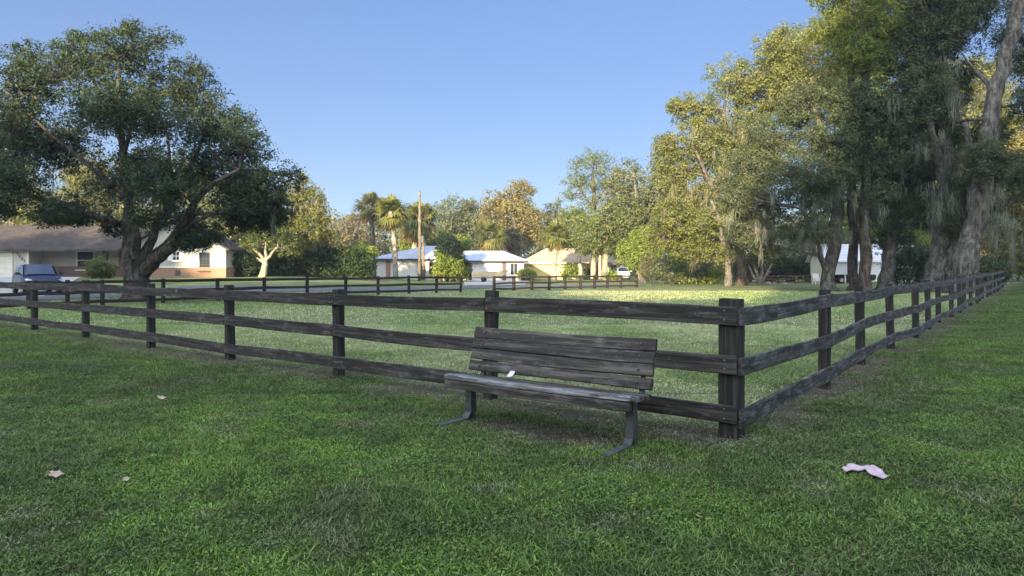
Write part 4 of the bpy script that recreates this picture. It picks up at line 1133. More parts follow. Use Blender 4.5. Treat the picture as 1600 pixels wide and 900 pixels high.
# ------------------------------------------------------------------ houses
M_WIN = glass_mat('window_glass')
M_WHITE = plain('white_trim', (0.72, 0.70, 0.66), 0.6, 0, 0.06, 2)
M_CREAM = plain('cream_trim', (0.62, 0.58, 0.46), 0.7, 0, 0.08, 2)
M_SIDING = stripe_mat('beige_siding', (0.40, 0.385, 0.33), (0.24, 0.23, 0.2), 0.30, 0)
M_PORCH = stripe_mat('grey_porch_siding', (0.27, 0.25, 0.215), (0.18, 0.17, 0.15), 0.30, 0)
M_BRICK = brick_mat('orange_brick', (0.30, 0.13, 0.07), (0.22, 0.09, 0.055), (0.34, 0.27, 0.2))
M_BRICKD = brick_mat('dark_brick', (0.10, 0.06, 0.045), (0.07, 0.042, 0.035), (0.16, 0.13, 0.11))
M_SHING = plain('brown_shingles', (0.070, 0.060, 0.054), 0.95, 0, 0.35, 1.6, 0.1, 0.6)
M_SHING2 = plain('tan_shingles', (0.50, 0.38, 0.27), 0.95, 0, 0.12, 1.2, 0.1, 0.4)
M_METAL = stripe_mat('pale_metal_roof', (0.56, 0.62, 0.74), (0.46, 0.52, 0.63), 0.4, 0, 0.38, 0.25, 0.1)
M_GAR = stripe_mat('garage_door_paint', (0.62, 0.59, 0.50), (0.42, 0.40, 0.34), 0.5, 2, 0.5, 0, 0.05)
M_YEL = plain('yellow_stucco', (0.86, 0.71, 0.27), 0.9, 0, 0.06, 1.5)
M_WWALL = plain('white_stucco', (0.56, 0.55, 0.53), 0.9, 0, 0.08, 1.0)
M_DARKT = plain('dark_trim', (0.05, 0.045, 0.04), 0.7, 0, 0.2, 3)
M_DOOR = plain('brown_door', (0.13, 0.07, 0.045), 0.6, 0, 0.2, 4)

def window(parent, x0, x1, z0, z1, y, mf=None, sill=True, bars=(1, 1), shutters=0, label=None):
    """window in a wall facing -Y at y: frame child, with pane, sill and glazing bars below it"""
    mf = mf or M_WHITE; w = 0.07
    q = MB()
    q.box(x0 - w, y - 0.05, z1, x1 + w, y + 0.03, z1 + w); q.box(x0 - w, y - 0.05, z0 - w, x1 + w, y + 0.03, z0)
    q.box(x0 - w, y - 0.05, z0, x0, y + 0.03, z1); q.box(x1, y - 0.05, z0, x1 + w, y + 0.03, z1)
    for i in range(1, bars[0] + 1):
        xm = x0 + (x1 - x0) * i / (bars[0] + 1); q.box(xm - .018, y - 0.035, z0, xm + .018, y + 0.0, z1)
    for i in range(1, bars[1] + 1):
        zm = z0 + (z1 - z0) * i / (bars[1] + 1); q.box(x0, y - 0.038, zm - .025, x1, y - 0.002, zm + .025)
    fr_ = q.build('window', mf, parent)
    p = MB(); p.box(x0, y - 0.022, z0, x1, y + 0.02, z1); p.build('pane', M_WIN, fr_)
    if sill:
        s_ = MB(); s_.box(x0 - 0.15, y - 0.14, z0 - w - 0.09, x1 + 0.15, y - 0.004, z0 - w - 0.003); s_.build('sill', mf, fr_)
    if shutters:
        for (a_, b__) in ((x0 - w - 0.02 - shutters, x0 - w - 0.02), (x1 + w + 0.02, x1 + w + 0.02 + shutters)):
            s_ = MB(); s_.box(a_, y - 0.06, z0 - 0.05, b__, y - 0.004, z1 + 0.05); s_.build('shutter', M_WHITE, parent)
    return fr_

def gable_roof_x(x0, x1, y0, y1, ze, zr, ov=0.5, th=0.16):
    """ridge along X"""
    q = MB(); ym = (y0 + y1) / 2; s = (zr - ze) / (ym - y0)
    a = [(x0 - ov, y0 - ov, ze - ov * s), (x1 + ov, y0 - ov, ze - ov * s), (x1 + ov, ym, zr), (x0 - ov, ym, zr)]
    b_ = [(x1 + ov, y1 + ov, ze - ov * s), (x0 - ov, y1 + ov, ze - ov * s), (x0 - ov, ym, zr), (x1 + ov, ym, zr)]
    q.prism(a, (0, 0, th)); q.prism(b_, (0, 0, th)); return q
def gable_roof_y(x0, x1, y0, y1, ze, zr, ov=0.5, th=0.16):
    q = MB(); xm = (x0 + x1) / 2; s = (zr - ze) / (xm - x0)
    q.prism([(x0 - ov, y0 - ov, ze - ov * s), (xm, y0 - ov, zr), (xm, y1 + ov, zr), (x0 - ov, y1 + ov, ze - ov * s)], (0, 0, th))
    q.prism([(x1 + ov, y1 + ov, ze - ov * s), (xm, y1 + ov, zr), (xm, y0 - ov, zr), (x1 + ov, y0 - ov, ze - ov * s)], (0, 0, th)); return q
def hip_roof(x0, x1, y0, y1, ze, zr, inset, ov=0.6, th=0.12, inset2=None):
    q = MB(); ym = (y0 + y1) / 2
    X0, X1, Y0, Y1 = x0 - ov, x1 + ov, y0 - ov, y1 + ov
    r0, r1 = (X0 + inset, ym, zr), (X1 - (inset2 or inset), ym, zr)
    c = [(X0, Y0, ze), (X1, Y0, ze), (X1, Y1, ze), (X0, Y1, ze)]
    lo = [(x, y, z - th) for x, y, z in c]
    q.add(c + [r0, r1] + lo, [(0, 1, 5, 4), (1, 2, 5), (2, 3, 4, 5), (3, 0, 4), (6, 9, 8, 7), (0, 6, 7, 1), (1, 7, 8, 2), (2, 8, 9, 3), (3, 9, 6, 0)])
    return q

# --- left house: brown roof, garage wing, gable wing
YA = 60.0; kA = YA / F; zA = float(terr(-35, YA)) + 0.02
def xa(px): return (px - CX) * kA
def za(py): return CAMH - (py - HZ) * kA
hA = thing('ranch_house', (xa(150), YA, zA), 'low beige house with brown shingle roof, brick base and white shuttered gable', 'house')
ev = za(388.5)
xL, xG0, xG1 = xa(-160), xa(203), xa(357)
q = MB()      # garage end and recessed porch wall
q.box(xL, YA, zA - .3, xa(-52), YA + 9, ev); q.box(xa(17.5), YA, zA - .3, xa(45), YA + 9, ev); q.box(xa(-52), YA, za(395), xa(17.5), YA + 9, ev)
q.build('wall', M_SIDING, hA)
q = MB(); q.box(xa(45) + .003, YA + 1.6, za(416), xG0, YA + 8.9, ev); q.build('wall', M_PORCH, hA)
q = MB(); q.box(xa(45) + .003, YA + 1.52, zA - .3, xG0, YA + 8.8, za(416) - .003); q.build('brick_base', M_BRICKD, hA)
q = MB(); q.box(xa(-52), YA + .12, zA - .1, xa(17.5), YA + .2, za(395)); q.build('garage_door', M_GAR, hA)
q = MB(); q.box(xa(17.5), YA - .05, zA, xa(20), YA - .003, za(392)); q.box(xa(43), YA - .05, zA, xa(45.3), YA - .003, ev - .02); q.box(xa(-52), YA - .05, za(394), xa(17.4), YA - .003, za(392)); q.build('corner_trim', M_CREAM, hA)
for ch, px, py in (('2', 27.2, 396.6), ('0', 31, 400.6), ('0', 34.8, 404.6), ('1', 38.6, 408.0)):
    cu = bpy.data.curves.new('house_number', 'FONT'); cu.body = ch; cu.size = 0.36; cu.extrude = 0.015; cu.align_x = 'CENTER'; cu.align_y = 'CENTER'
    o = bpy.data.objects.new('house_number', cu); COL.objects.link(o); cu.materials.append(M_DARKT)
    bpy.context.view_layer.update(); me_ = bpy.data.meshes.new_from_object(o.evaluated_get(bpy.context.evaluated_depsgraph_get())); bpy.data.objects.remove(o); o = bpy.data.objects.new('house_number', me_); COL.objects.link(o)
    o.parent = hA; o.location = Vector((xa(px), YA - 0.02, za(py))) - hA.location; o.rotation_euler = (rad(90), 0, 0)
window(hA, xa(103), xa(129), za(420), za(392.5), YA + 1.6, M_CREAM, True, (0, 1))
window(hA, xa(145), xa(151), za(405), za(392.5), YA + 1.6, M_DARKT, False, (0, 0))
q = MB(); q.box(xa(170), YA + 1.5, zA, xa(178), YA + 1.597, za(394)); d_ = q.build('door', M_DOOR, hA)
q = MB(); q.tube([(xa(171.2), YA + 1.46, zA + 1.0), (xa(171.2), YA + 1.495, zA + 1.0)], 0.035, 8); q.build('handle', M_STEEL, d_)
gable_roof_x(xL, xG0 + 2.2, YA, YA + 10, ev, za(349), 0.55).build('roof', M_SHING, hA)
# gable wing
zb = za(417.5)
q = MB(); pk = za(346)
xm = (xG0 + xG1) / 2
q.prism([(xG0, YA - .6, zb), (xG1, YA - .6, zb), (xG1, YA - .6, ev), (xm, YA - .6, pk), (xG0, YA - .6, ev)], (0, 3.5, 0))
q.build('gable_wall', M_SIDING, hA)
q = MB(); q.box(xG0 - .05, YA - .66, zA - .3, xG1 + .05, YA + 2.8, zb - .004); q.build('brick_base', M_BRICK, hA)
q = MB(); q.box(xG0 - .08, YA - .72, zb - .05, xa(316) - .2, YA - .605, zb + .05); q.box(xa(333) + .2, YA - .72, zb - .05, xG1 + .08, YA - .605, zb + .05); q.box(xG1 - .12, YA - .66, zb + .055, xG1 + .03, YA - .603, ev - .1); q.build('trim_board', M_WHITE, hA)
window(hA, xa(276), xa(285.5), za(406.5), za(394), YA - .6, M_WHITE, True, (1, 1), 0.34)
window(hA, xa(317.5), xa(332), za(422), za(396), YA - .6, M_DARKT, True, (2, 2), 0)
for a_, b__ in ((309, 316.3), (333.6, 342)):
    q = MB(); q.box(xa(a_), YA - .66, za(416.5), xa(b__), YA - .604, za(395)); q.build('shutter', M_WHITE, hA)
window(hA, xa(228), xa(239), za(422), za(393.5), YA - .6, M_WHITE, True, (2, 2), 0)
q = MB(); q.box(xa(280), YA - .70, zA + .15, xa(287.5), YA - .662, zA + .62); q.build('vent', M_DARKT, hA)
gable_roof_y(xG0, xG1, YA - .6, YA + 3, ev + .02, pk + .02, 0.45).build('roof', M_SHING, hA)

# --- house with pale metal roof
YB = 88.0; kB = YB / F
def xb(px): return (px - CX) * kB
def zb_(py): return CAMH - (py - HZ) * kB
hB = thing('ranch_house', (xb(650), YB, 0.0), 'white walled house with pale blue metal hip roof behind the palms', 'house')
q = MB(); q.box(xb(585), YB, -.3, xb(603), YB + 9, zb_(405)); q.box(xb(610), YB, -.3, xb(730), YB + 9, zb_(405)); q.build('wall', M_WWALL, hB)
q = MB(); q.box(xb(603) + .003, YB - .08, -.3, xb(610) - .003, YB + 8, zb_(405) - .003); q.build('brick_pier', M_BRICK, hB)
q = MB(); q.box(xb(612), YB - .04, 0, xb(651), YB - .003, zb_(411)); q.build('garage_door', M_WHITE, hB)
window(hB, xb(657), xb(664), zb_(436), zb_(415), YB, M_DOOR, False, (1, 3))
window(hB, xb(671), xb(681), zb_(429), zb_(410), YB, M_DARKT, True, (0, 0))
hip_roof(xb(585), xb(730), YB, YB + 11, zb_(404), zb_(382), 6.2, 0.6, 0.12, 3.9).build('roof', M_METAL, hB)
q = MB(); q.box(xb(577), YB - .66, zb_(406.8), xb(737), YB - .604, zb_(404.3)); q.build('fascia', M_DARKT, hB)
q = MB(); q.box(xb(730) + .003, YB - 2, -.3, xb(785), YB + 6.5, zb_(407.5)); q.box(xb(791), YB - 2, -.3, xb(818), YB + 6.5, zb_(407.5)); q.build('wall', M_WWALL, hB)
q = MB(); q.box(xb(785) + .003, YB - 2.05, -.3, xb(791) - .003, YB + 6, zb_(407.5) - .003); q.build('brick_pier', M_BRICKD, hB)
q = MB(); q.box(xb(740), YB - 2.04, 0, xb(782), YB - 2.003, zb_(413)); q.build('garage_door', M_WHITE, hB)
window(hB, xb(798), xb(808), zb_(429), zb_(412), YB - 2, M_WHITE, True, (1, 0))
window(hB, xb(735), xb(737.5), zb_(436), zb_(412), YB - 2, M_DARKT, False, (0, 0))
hip_roof(xb(690), xb(818), YB - 2, YB + 7, zb_(407.2), zb_(391), 3.5, 0.6, 0.12, 3.2).build('roof', M_METAL, hB)
q = MB(); q.box(xb(722), YB - 2.66, zb_(410), xb(825), YB - 2.604, zb_(407.5)); q.build('fascia', M_DARKT, hB)

# --- yellow house
YC = 97.0; kC = YC / F
def xc(px): return (px - CX) * kC
def zc(py): return CAMH - (py - HZ) * kC
hC = thing('ranch_house', (xc(870), YC, 0.0), 'yellow house with tan hip roof right of the metal roofed house', 'house')
q = MB(); q.box(xc(818), YC, -.3, xc(884), YC + 8, zc(410.5)); q.build('wall', M_YEL, hC)
q = MB(); q.box(xc(884) + .003, YC + 2, -.3, xc(985), YC + 8.2, zc(411)); q.build('porch_wall', M_CREAM, hC)
q = MB(); q.box(xc(826), YC - .04, 0, xc(864), YC - .003, zc(416)); q.build('garage_door', M_YEL, hC)
q = MB(); q.box(xc(813), YC - .7, zc(412.6), xc(887), YC - .603, zc(410)); q.build('fascia', M_WHITE, hC)
hip_roof(xc(818), xc(948), YC, YC + 11, zc(410), zc(386), 4.0, 0.6, 0.12, 4.2).build('roof', M_SHING2, hC)
hip_roof(xc(930), xc(985), YC + 2, YC + 8.5, zc(411.2), zc(402), 3.5, 0.5).build('roof', M_SHING2, hC)
for a_, b__ in ((891, 899), (916, 921)):
    window(hC, xc(a_), xc(b__), zc(428), zc(414), YC + 2, M_WHITE, True, (1, 1))
window(hC, xc(958), xc(966), zc(426), zc(414), YC + 2, M_WHITE, True, (1, 1))
q = MB(); q.box(xc(933), YC + 1.94, 0, xc(940), YC + 1.997, zc(414)); d_ = q.build('door', M_DOOR, hC)
for px in (906, 930, 950):
    q = MB(); q.box(xc(px) - .1, YC + .3, 0, xc(px) + .1, YC + .5, zc(411.6)); q.build('porch_post', M_WHITE, hC)

# --- white metal carport on the right
YD = 68.0; kD = YD / F
def xd(px): return (px - CX) * kD
def zd(py): return CAMH - (py - HZ) * kD
M_SHEET = stripe_mat('white_sheet_metal', (0.66, 0.67, 0.69), (0.52, 0.53, 0.56), 0.28, 2, 0.42, 0.2, 0.12)
hD = thing('carport', (xd(1320), YD, 0.0), 'white sheet metal carport behind the oak and pine trunks', 'carport')
q = MB(); q.box(xd(1291), YD, zd(429), xd(1384), YD + .06, zd(405)); q.build('side_panel', M_SHEET, hD)
q = MB(); q.box(xd(1289), YD + .1, -.2, xd(1290.2), YD + 3.3, zd(406)); q.prism([(xd(1289), YD + .1, zd(406) + .003), (xd(1289), YD + 3.3, zd(406) + .003), (xd(1289), YD + 1.7, zd(387))], (.08, 0, 0)); q.build('end_wall', M_CREAM, hD)
gable_roof_x(xd(1289), xd(1380), YD, YD + 3.4, zd(405), zd(382), 0.35, 0.09).build('roof', M_SHEET, hD)
for px in (1292, 1322, 1353, 1381):
    for dy in (0.10, 3.1):
        q = MB(); q.box(xd(px) - .05, YD + dy, -.1, xd(px) + .05, YD + dy + .1, zd(405) - .05); q.build('post', M_WHITE, hD)
q = MB(); q.box(xd(1291), YD + 3.32, -.1, xd(1383), YD + 3.38, zd(405)); q.build('back_panel', M_SHEET, hD)
# pale house beyond
YE = 80.0; kE = YE / F
hE = thing('ranch_house', ((1395 - CX) * kE, YE, 0), 'pale house with grey roof half hidden behind the flared oak', 'house')
x0, x1 = (1362 - CX) * kE, (1470 - CX) * kE
zz = lambda py: CAMH - (py - HZ) * kE
q = MB(); q.prism([(x0, YE, -.2), (x1, YE, -.2), (x1, YE, zz(402)), ((x0 + x1) / 2, YE, zz(384)), (x0, YE, zz(402))], (0, 9, 0)); q.build('wall', M_CREAM, hE)
gable_roof_y(x0, x1, YE, YE + 9, zz(402) + .03, zz(384) + .03, 0.5).build('roof', M_METAL, hE)
window(hE, (1410 - CX) * kE, (1424 - CX) * kE, zz(425), zz(408), YE, M_WHITE, True, (1, 1))

# ------------------------------------------------------------------ cars
M_TYRE = plain('tyre_rubber', (0.02, 0.02, 0.02), 0.85, 0, 0.2, 10)
M_RIM = plain('wheel_rim', (0.4, 0.4, 0.42), 0.35, 0.9, 0.1, 10, bmp=0)
M_LAMP = glass_mat('lamp_glass', (0.55, 0.57, 0.6), 0.1)
M_BLACK = plain('black_plastic', (0.018, 0.018, 0.02), 0.5, 0, 0.1, 10, bmp=0)
M_CGLASS = glass_mat('car_glass', (0.012, 0.03, 0.08), 0.05)  # reflected sky put into the blue base colour
def car_paint(name, c):
    m, nt, b, out = new_mat(name)
    b.inputs['Base Color'].default_value = (*c, 1); b.inputs['Metallic'].default_value = 0.0; b.inputs['Roughness'].default_value = 0.3
    b.inputs['Coat Weight'].default_value = 0.25; b.inputs['Specular IOR Level'].default_value = 0.35; b.inputs['Coat Roughness'].default_value = 0.05
    n = noise(nt, coord(nt), 3, 3); nt.links.new(ramp(nt, n, [(0.3, [x * .92 for x in c]), (0.7, [min(1, x * 1.08) for x in c])]), b.inputs['Base Color'])
    return m
def car(label, loc, rz, paint, group=None):
    """x forward, built from lofted sections; loc on the ground under the middle"""
    root = thing('parked_car', loc, label, 'car', group, rz=rz)
    def loft(sections, name, m, n_prof):
        v = []; f = []
        for sct in sections: v += sct
        for i in range(len(sections) - 1):
            for k in range(n_prof - 1): f.append((i*n_prof+k, i*n_prof+k+1, (i+1)*n_prof+k+1, (i+1)*n_prof+k))
        f.append(tuple(range(n_prof))[::-1]); f.append(tuple((len(sections)-1)*n_prof+k for k in range(n_prof)))
        me = bpy.data.meshes.new(name); me.from_pydata(v, [], f)
        bm = bmesh.new(); bm.from_mesh(me); bmesh.ops.recalc_face_normals(bm, faces=bm.faces[:]); bm.to_mesh(me); bm.free()
        me.polygons.foreach_set('use_smooth', np.ones(len(me.polygons), bool)); me.update()
        o = link(name, me, m, root, False)
        md = o.modifiers.new('edge', 'EDGE_SPLIT'); md.split_angle = rad(38)
        return o
    body = []
    # x, half width, z bottom, z shoulder, z top(belt)
    for x, hw, zb0, zs, zt in ((-2.25, 0.70, 0.42, 0.80, 0.92), (-2.18, 0.84, 0.34, 0.86, 1.02), (-1.9, 0.90, 0.26, 0.90, 1.06), (-1.2, 0.925, 0.22, 0.90, 1.06), (0.0, 0.925, 0.20, 0.88, 1.03), (0.75, 0.925, 0.20, 0.86, 1.02), (1.2, 0.92, 0.22, 0.85, 0.99), (1.75, 0.89, 0.24, 0.80, 0.93), (2.05, 0.82, 0.27, 0.72, 0.84), (2.22, 0.70, 0.34, 0.62, 0.74), (2.28, 0.55, 0.42, 0.56, 0.66)):
        s_ = []
        half = [(0, zb0), (hw * .8, zb0), (hw * .97, zb0 + .10), (hw, (zb0 + zs) / 2), (hw * .985, zs), (hw * .90, zt - .02), (hw * .6, zt + .015), (0, zt + .035)]
        s_ = [(x, y, z) for y, z in half] + [(x, -y, z) for y, z in half[-2:0:-1]] + [(x, 0, zb0)]
        body.append(s_)
    loft(body, 'body', paint, len(body[0]))
    gh = []
    for x, hw, zt in ((-1.95, 0.66, 1.12), (-1.55, 0.70, 1.46), (-1.1, 0.71, 1.58), (-0.3, 0.71, 1.635), (0.25, 0.69, 1.60), (0.7, 0.66, 1.36), (1.12, 0.62, 1.07)):
        zb0 = 1.0
        hb = hw + 0.14
        half = [(0, zb0), (hb, zb0), (hw + (hb - hw) * .35, zb0 + (zt - zb0) * .7), (hw * .97, zt - .05 * (zt - zb0)), (hw * .8, zt), (0, zt + .02)]
        gh.append([(x, y, z) for y, z in half] + [(x, -y, z) for y, z in half[-2:0:-1]] + [(x, 0, zb0)])
    loft(gh, 'cabin', paint, len(gh[0]))
    # glazing, set a few millimetres proud of the cabin
    q = MB(); q.add([(1.13, -.66, 1.075), (1.13, .66, 1.075), (.36, .60, 1.575), (.36, -.60, 1.575), (1.15, 0, 1.10), (.37, 0, 1.615)], [(0, 4, 5, 3), (4, 1, 2, 5)]); q.build('windscreen', M_CGLASS, root, wc=False)
    q = MB(); q.add([(-2.0, -.62, 1.13), (-2.0, .62, 1.13), (-1.58, .58, 1.47), (-1.58, -.58, 1.47)], [(0, 1, 2, 3)]); q.build('rear_window', M_CGLASS, root, wc=False)
    for s in (-1, 1):
        for (xa0, xa1, xt0, xt1) in ((-.02, .92, -.02, .30), (-.95, -.10, -.95, -.10), (-1.7, -1.03, -1.42, -1.03)):
            q = MB(); q.add([(xa0, s * .845, 1.05), (xa1, s * (.845 if xa1 < .5 else .81), 1.06), (xt1, s * .722, 1.54), (xt0, s * .728, 1.545)], [(0, 1, 2, 3)]); q.build('side_window', M_CGLASS, root, wc=False)
        q = MB(); q.tube([(.72, s * .84, 1.06), (.70, s * .98, 1.09)], 0.03, 6); q.obox((.68, s * 1.02, 1.12), (.06, .10, .065), Matrix.Identity(3)); q.build('mirror', paint, root, wc=False)
        q = MB(); q.add([(2.24, s * .50, .66), (2.10, s * .80, .70), (1.90, s * .895, .80), (1.96, s * .80, .86), (2.14, s * .62, .80)], [(0, 1, 2, 3, 4)]); o = q.build('headlight', M_LAMP, root, wc=False); o.location.x += 0.012; o.location.y += s * 0.006
        for x in (-1.36, 1.38):
            q = MB(); q.tube([(x, s * .70, .33), (x, s * .72, .33), (x, s * .90, .33), (x, s * .925, .33)], [.30, .335, .335, .31], 24); wl = q.build('wheel', M_TYRE, root, True, False)
            q = MB(); q.tube([(x, s * .91, .33), (x, s * .932, .33)], [.22, .20], 18); q.build('rim', M_RIM, wl, False, False)
    q = MB(); q.add([(2.30, -.48, .44), (2.30, .48, .44), (2.285, .50, .60), (2.285, -.50, .60)], [(0, 1, 2, 3)]); q.build('grille', M_BLACK, root, wc=False)
    q = MB(); q.box(2.30, -.17, .46, 2.312, .17, .57); q.build('number_plate', M_BLACK, root, wc=False)
    return root
cx_, cy_ = (58 - CX) / F * 39.5, 39.5
car('dark blue car parked nose out on the concrete drive', (cx_, cy_, float(terr(cx_, cy_)) + 0.03), math.atan2(-.72, .696), car_paint('dark_blue_paint', (0.008, 0.017, 0.045)))
car('white car beside the shaded right wing of the yellow house', ((973 - CX) / F * 94, 94, 0), rad(-96), car_paint('white_paint', (0.7, 0.7, 0.7)))
car('dark car parked under the white carport', ((1328 - CX) / F * 69.8, 69.75, 0), rad(184), car_paint('black_paint', (0.03, 0.035, 0.045)))

# ------------------------------------------------------------------ boat on its trailer
YT = 76.0; kT = YT / F
xs, xe = (738 - CX) * kT, (793 - CX) * kT
M_BOAT = plain('beige_hull', (0.52, 0.43, 0.27), 0.5, 0, 0.12, 3)
boat = thing('jon_boat', (xs, YT, 0.55), 'beige flat bottomed boat on a trailer before the metal roofed house', 'boat')
L_ = xe - xs
v = []; f = []
st = [(0, .62, .55, 1.12), (.15, .68, .52, 1.12), (.5, .70, .50, 1.14), (.75, .66, .56, 1.20), (.9, .52, .78, 1.28), (1.0, .36, 1.12, 1.36)]
for u, hw, zb0, zt in st:
    x = xs + u * L_
    v += [(x, YT - hw, zt), (x, YT - hw * .8, zb0), (x, YT + hw * .8, zb0), (x, YT + hw, zt), (x, YT + hw - .06, zt), (x, YT + hw * .75, zb0 + .06), (x, YT - hw * .75, zb0 + .06), (x, YT - hw + .06, zt)]
n = 8
for i in range(len(st) - 1):
    for k in range(n): f.append((i*n+k, i*n+(k+1) % n, (i+1)*n+(k+1) % n, (i+1)*n+k))
f.append((0, 1, 6, 7)); f.append((1, 2, 5, 6)); f.append((2, 3, 4, 5)); e = (len(st) - 1) * n
f += [(e, e+7, e+6, e+1), (e+1, e+6, e+5, e+2), (e+2, e+5, e+4, e+3)]
me = bpy.data.meshes.new('hull'); me.from_pydata(v, [], f); me.update(); link('hull', me, M_BOAT, boat)
q = MB(); q.box(xs - .02, YT - .55, .62, xs + .05, YT + .55, 1.08); q.box(xs + .03, YT - .6, .95, xs + .4, YT + .6, 1.0); q.build('transom', M_BOAT, boat)
for u in (.35, .65):
    q = MB(); q.box(xs + u * L_ - .15, YT - .6, 1.02, xs + u * L_ + .15, YT + .6, 1.07); q.build('seat', M_CREAM, boat)
q = MB(); q.box(xs - .35, YT - .14, 1.0, xs + .02, YT + .14, 1.42); q.tube([(xs - .18, YT, 1.0), (xs - .18, YT, .45)], .06, 8); q.build('outboard_motor', M_BLACK, boat)
trl = thing('boat_trailer', (xs + L_ / 2, YT, 0), 'dark boat trailer carrying the beige boat', 'trailer')
q = MB()
for s in (-.45, .45): q.box(xs + .1, YT + s - .04, .42, xe - .6, YT + s + .04, .498)
q.box(xe - .7, YT - .05, .40, xe + .9, YT + .05, .48); q.box(xs + 1.2, YT - .75, .36, xs + 1.3, YT + .75, .44); q.build('frame', M_STEEL, trl)
for s in (-.78, .78):
    q = MB(); q.tube([(xs + 1.25, YT + s - .08, .28), (xs + 1.25, YT + s + .08, .28)], .28, 18); q.build('wheel', M_TYRE, trl, True)
q = MB(); q.tube([(xe + .8, YT, .0), (xe + .8, YT, .5)], .04, 8); q.build('jack', M_STEEL, trl)

# ------------------------------------------------------------------ utility pole
YP = 80.0
pp = W(655.5, 440, YP)
pole = thing('utility_pole', (pp.x, YP, 0), 'tall grey wooden utility pole before the metal roofed house', 'pole')
q = MB(); zt = CAMH - (298 - HZ) / F * YP
q.tube([(pp.x, YP, -.2), (pp.x + .03, YP, zt * .5), (pp.x, YP, zt)], [.19, .165, .13], 12); M_POLE = bark_mat('pole_wood', (0.15, 0.12, 0.09), (0.26, 0.22, 0.17))
q.build('shaft', M_POLE, pole, True)
zz_ = CAMH - (374 - HZ) / F * YP
q = MB(); q.tube([(pp.x + .36, YP, zz_ - .4), (pp.x + .36, YP, zz_ + .35), (pp.x + .36, YP, zz_ + .42)], [.19, .19, .12], 12); q.box(pp.x + .12, YP - .03, zz_ - .2, pp.x + .2, YP + .03, zz_ + .2); q.build('transformer', M_STEEL, pole)
# pale second pole close by
q0 = W(657, 438, 86)
pole2 = thing('wooden_post', (q0.x + .35, 86, 0), 'pale wooden post directly behind the utility pole', 'post')
q = MB(); q.tube([(q0.x + .35, 86, -.2), (q0.x + .35, 86, CAMH - (378 - HZ) / F * 86)], [.17, .14], 10); q.build('shaft', M_POLE, pole2, True)
# dead palm trunk in front of the yellow house
p0 = W(907, 437, 88)
dt = thing('palm_stump', (p0.x, 88, 0), 'cut pale palm trunk with dark top before the yellow house', 'stump')
q = MB(); q.tube([(p0.x, 88, -.1), (p0.x, 88, 1.6), (p0.x - .15, 88, CAMH - (412 - HZ) / F * 88)], [.27, .24, .22], 12, True, .06); q.build('trunk', M_BARK_PALE, dt, True)
q = MB(); q.tube([(p0.x - .15, 88, CAMH - (412 - HZ) / F * 88), (p0.x - .2, 88, CAMH - (400 - HZ) / F * 88)], [.225, .2], 12, True, .06); q.build('dark_top', M_DARKT, dt, True)  # darker upper section of the trunk

# ------------------------------------------------------------------ lawn chair, stones
YL = 63.0; lc = W(1277, 443, YL)
ch = thing('lawn_chair', (lc.x, YL, 0), 'white slatted garden chair left of the carport', 'chair')
for i in range(5):
    q = MB(); x = lc.x - .26 + i * .115
    q.prism([(x, YL + .18, .30), (x + .095, YL + .18, .30), (x + .095, YL + .45, 1.05 - .03 * abs(i - 2)), (x, YL + .45, 1.05 - .03 * abs(i - 2))], (0, .03, .0)); q.build('back_slat', M_WHITE, ch)
q = MB(); q.box(lc.x - .28, YL - .3, .36, lc.x + .3, YL + .17, .40); q.build('seat', M_WHITE, ch)
for s in (-.33, .29):
    q = MB(); q.box(lc.x + s, YL - .35, .56, lc.x + s + .11, YL + .42, .59); q.build('armrest', M_WHITE, ch)
    for y in (-.30, .36):
        q = MB(); q.box(lc.x + s + .02, YL + y, 0, lc.x + s + .09, YL + y + .06, .557); q.build('leg', M_WHITE, ch)
M_STONE = plain('stone', (0.38, 0.36, 0.33), 0.9, 0, 0.25, 5)
for i, (px, s, lb) in enumerate(((1200, .28, 'grey stone at the foot of the forked small tree'), (1210, .2, 'small pale stone right of the grey stone'), (1226, .2, 'pale stone on the grass nearest the carport'))):
    p = W(px, 444, 64); me = bpy.data.meshes.new('stone'); bm = bmesh.new(); bmesh.ops.create_icosphere(bm, subdivisions=2, radius=s)
    for v_ in bm.verts:
        v_.co *= 1 + random.uniform(-.12, .12); v_.co.z *= .7
    bm.to_mesh(me); bm.free()
    o = link('stone', me, M_STONE); o.location = (p.x, 64, s * .3); tag(o, lb, 'stone', 'stones before the back fence')

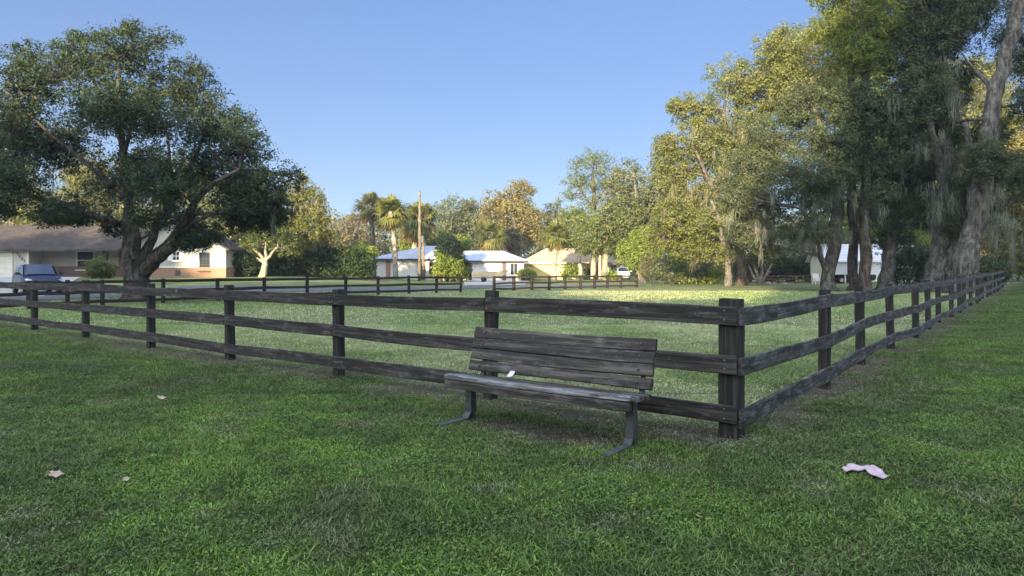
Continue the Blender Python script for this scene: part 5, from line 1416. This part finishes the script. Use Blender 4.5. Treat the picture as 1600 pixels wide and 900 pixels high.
# ------------------------------------------------------------------ grass blades (uncountable)
GR = 1.65
def grass(name, label, n, ylo, yhi, margin, h0, h1, w0, tri, power=1.0):
    Yv = ylo + (yhi - ylo) * RNG.random(n) ** power
    halfw = Yv * (800 / F) * 1.06 + margin
    Xv = RNG.uniform(-1, 1, n) * halfw
    c, bare, ins = lawn_col(Xv, Yv)
    keep = RNG.random(n) > bare * 0.85
    # not on the asphalt
    Xv, Yv, c, bare = Xv[keep], Yv[keep], c[keep], bare[keep]
    n = len(Xv)
    tuft = 0.5 * fbm(Xv, Yv, 0.35, 71, 2) + 0.5 * smooth(0.25, 0.75, fbm(Xv, Yv, 0.09, 75, 2))
    h = RNG.uniform(h0, h1, n) * (0.55 + 0.9 * tuft) * (1 - 0.5 * bare)
    zb = terr(Xv, Yv) + 0.018 * (fbm(Xv, Yv, 1.3, 61) - 0.5) * smooth(60, 20, Yv) - 0.004
    base = np.stack([Xv, Yv, zb], -1)
    az = RNG.uniform(0, 2 * math.pi, n); ln = RNG.uniform(0.4, 2.6, n)
    lean = np.stack([np.cos(az) * ln, np.sin(az) * ln, 0 * az], -1)
    sa = az + math.pi / 2 + RNG.normal(size=n) * 0.4
    sd = np.stack([np.cos(sa), np.sin(sa), 0 * sa], -1) * (w0 * RNG.uniform(0.7, 1.3, n))[:, None] / 2
    up = np.array([0, 0, 1.0])
    hh = h[:, None]
    col = c * RNG.uniform(0.45 if ylo < 8 else 0.72, 1.65 if ylo < 8 else 1.32, (n, 1)) * GR
    straw = RNG.random(n) < 0.07
    col[straw] = np.array((0.23, 0.20, 0.11)) * RNG.uniform(0.6, 1.2, (straw.sum(), 1))
    lime = RNG.random(n) < 0.10
    col[lime] = col[lime] * np.array((1.35, 1.45, 1.1))
    if tri:
        V = np.stack([base - sd, base + sd, base + up * hh + lean * hh * 0.8], 1).reshape(-1, 3)
        me = np_mesh(name, V, np.arange(3 * n), np.full(n, 3), np.repeat(col, 3, 0))
    else:
        mid = base + up * hh * 0.62 + lean * hh * 0.28; tip = base + up * hh * 0.92 + lean * hh * 0.95
        V = np.stack([base - sd, base + sd, mid + sd * 0.8, mid - sd * 0.8, tip], 1).reshape(-1, 3)
        fa = np.array([0, 1, 2, 3, 3, 2, 4])
        Ff = (np.arange(n)[:, None] * 5 + fa[None]).reshape(-1)
        me = np_mesh(name, V, Ff, np.tile([4, 3], n), np.repeat(col, 5, 0))
    o = link(name, me, M_GRASS)
    return tag(o, label, 'grass', kind='stuff')
grass('grass', 'short lush grass blades of the near lawn', 520000, 2.2, 8.0, 3.2, 0.012, 0.034, 0.0065, False, 0.75)
grass('grass', 'mown grass blades of the middle lawn and paddock edge', 400000, 8.0, 18.0, 4.0, 0.018, 0.040, 0.011, True, 0.8)
grass('grass', 'mown grass blades of the far paddock', 170000, 18.0, 46.0, 5.0, 0.03, 0.055, 0.025, True, 0.8)

def weeds(n, ylo, yhi, margin):
    Yv = ylo + (yhi - ylo) * RNG.random(n) ** 0.8
    Xv = RNG.uniform(-1, 1, n) * (Yv * (800 / F) * 1.06 + margin)
    c, bare, ins = lawn_col(Xv, Yv)
    k = RNG.random(n) < smooth(0.40, 0.62, fbm(Xv, Yv, 0.7, 81)) * (1 - bare)
    Xv, Yv, c = Xv[k], Yv[k], c[k]; n = len(Xv)
    zb = terr(Xv, Yv) + 0.018 * (fbm(Xv, Yv, 1.3, 61) - 0.5) * smooth(60, 20, Yv) + RNG.uniform(0.006, 0.026, n)
    P = np.stack([Xv, Yv, zb], -1)
    Nm = unit(np.array([0, 0, 1.0]) + RNG.normal(size=(n, 3)) * 0.45)
    col = c * RNG.uniform(0.9, 2.0, (n, 1)) * np.array((1.35, 1.5, 1.25))
    dead = RNG.random(n) < 0.05
    col[dead] = np.array((0.30, 0.24, 0.15)) * RNG.uniform(0.5, 1.2, (dead.sum(), 1))
    return tag(link('lawn_weeds', leaf_mesh('lawn_weeds', P, Nm, 0.020, 0.55, col), M_GRASS), 'small broad weed leaves and clippings between the grass blades', 'weeds', kind='stuff')
weeds(240000, 2.2, 11.0, 3.0)

# ------------------------------------------------------------------ evening haze: one closed box of even thin air round the scene
x0, x1, y0, y1 = gx[0] - 20, gx[-1] + 20, gy[0] - 20, gy[-1] + 20
q = MB(); q.box(x0, y0, -1.2, x1, y1, 50.0)
m = bpy.data.materials.new('haze'); m.use_nodes = True; nt = m.node_tree
for n in list(nt.nodes): nt.nodes.remove(n)
out = nt.nodes.new('ShaderNodeOutputMaterial'); pv = nt.nodes.new('ShaderNodeVolumePrincipled')
pv.inputs['Color'].default_value = (0.78, 0.88, 1.0, 1); pv.inputs['Density'].default_value = 0.00042; pv.inputs['Anisotropy'].default_value = 0.1
nt.links.new(pv.outputs[0], out.inputs['Volume'])
tag(q.build('haze', m), 'thin pale blue evening haze over the paddock', 'haze', kind='stuff')
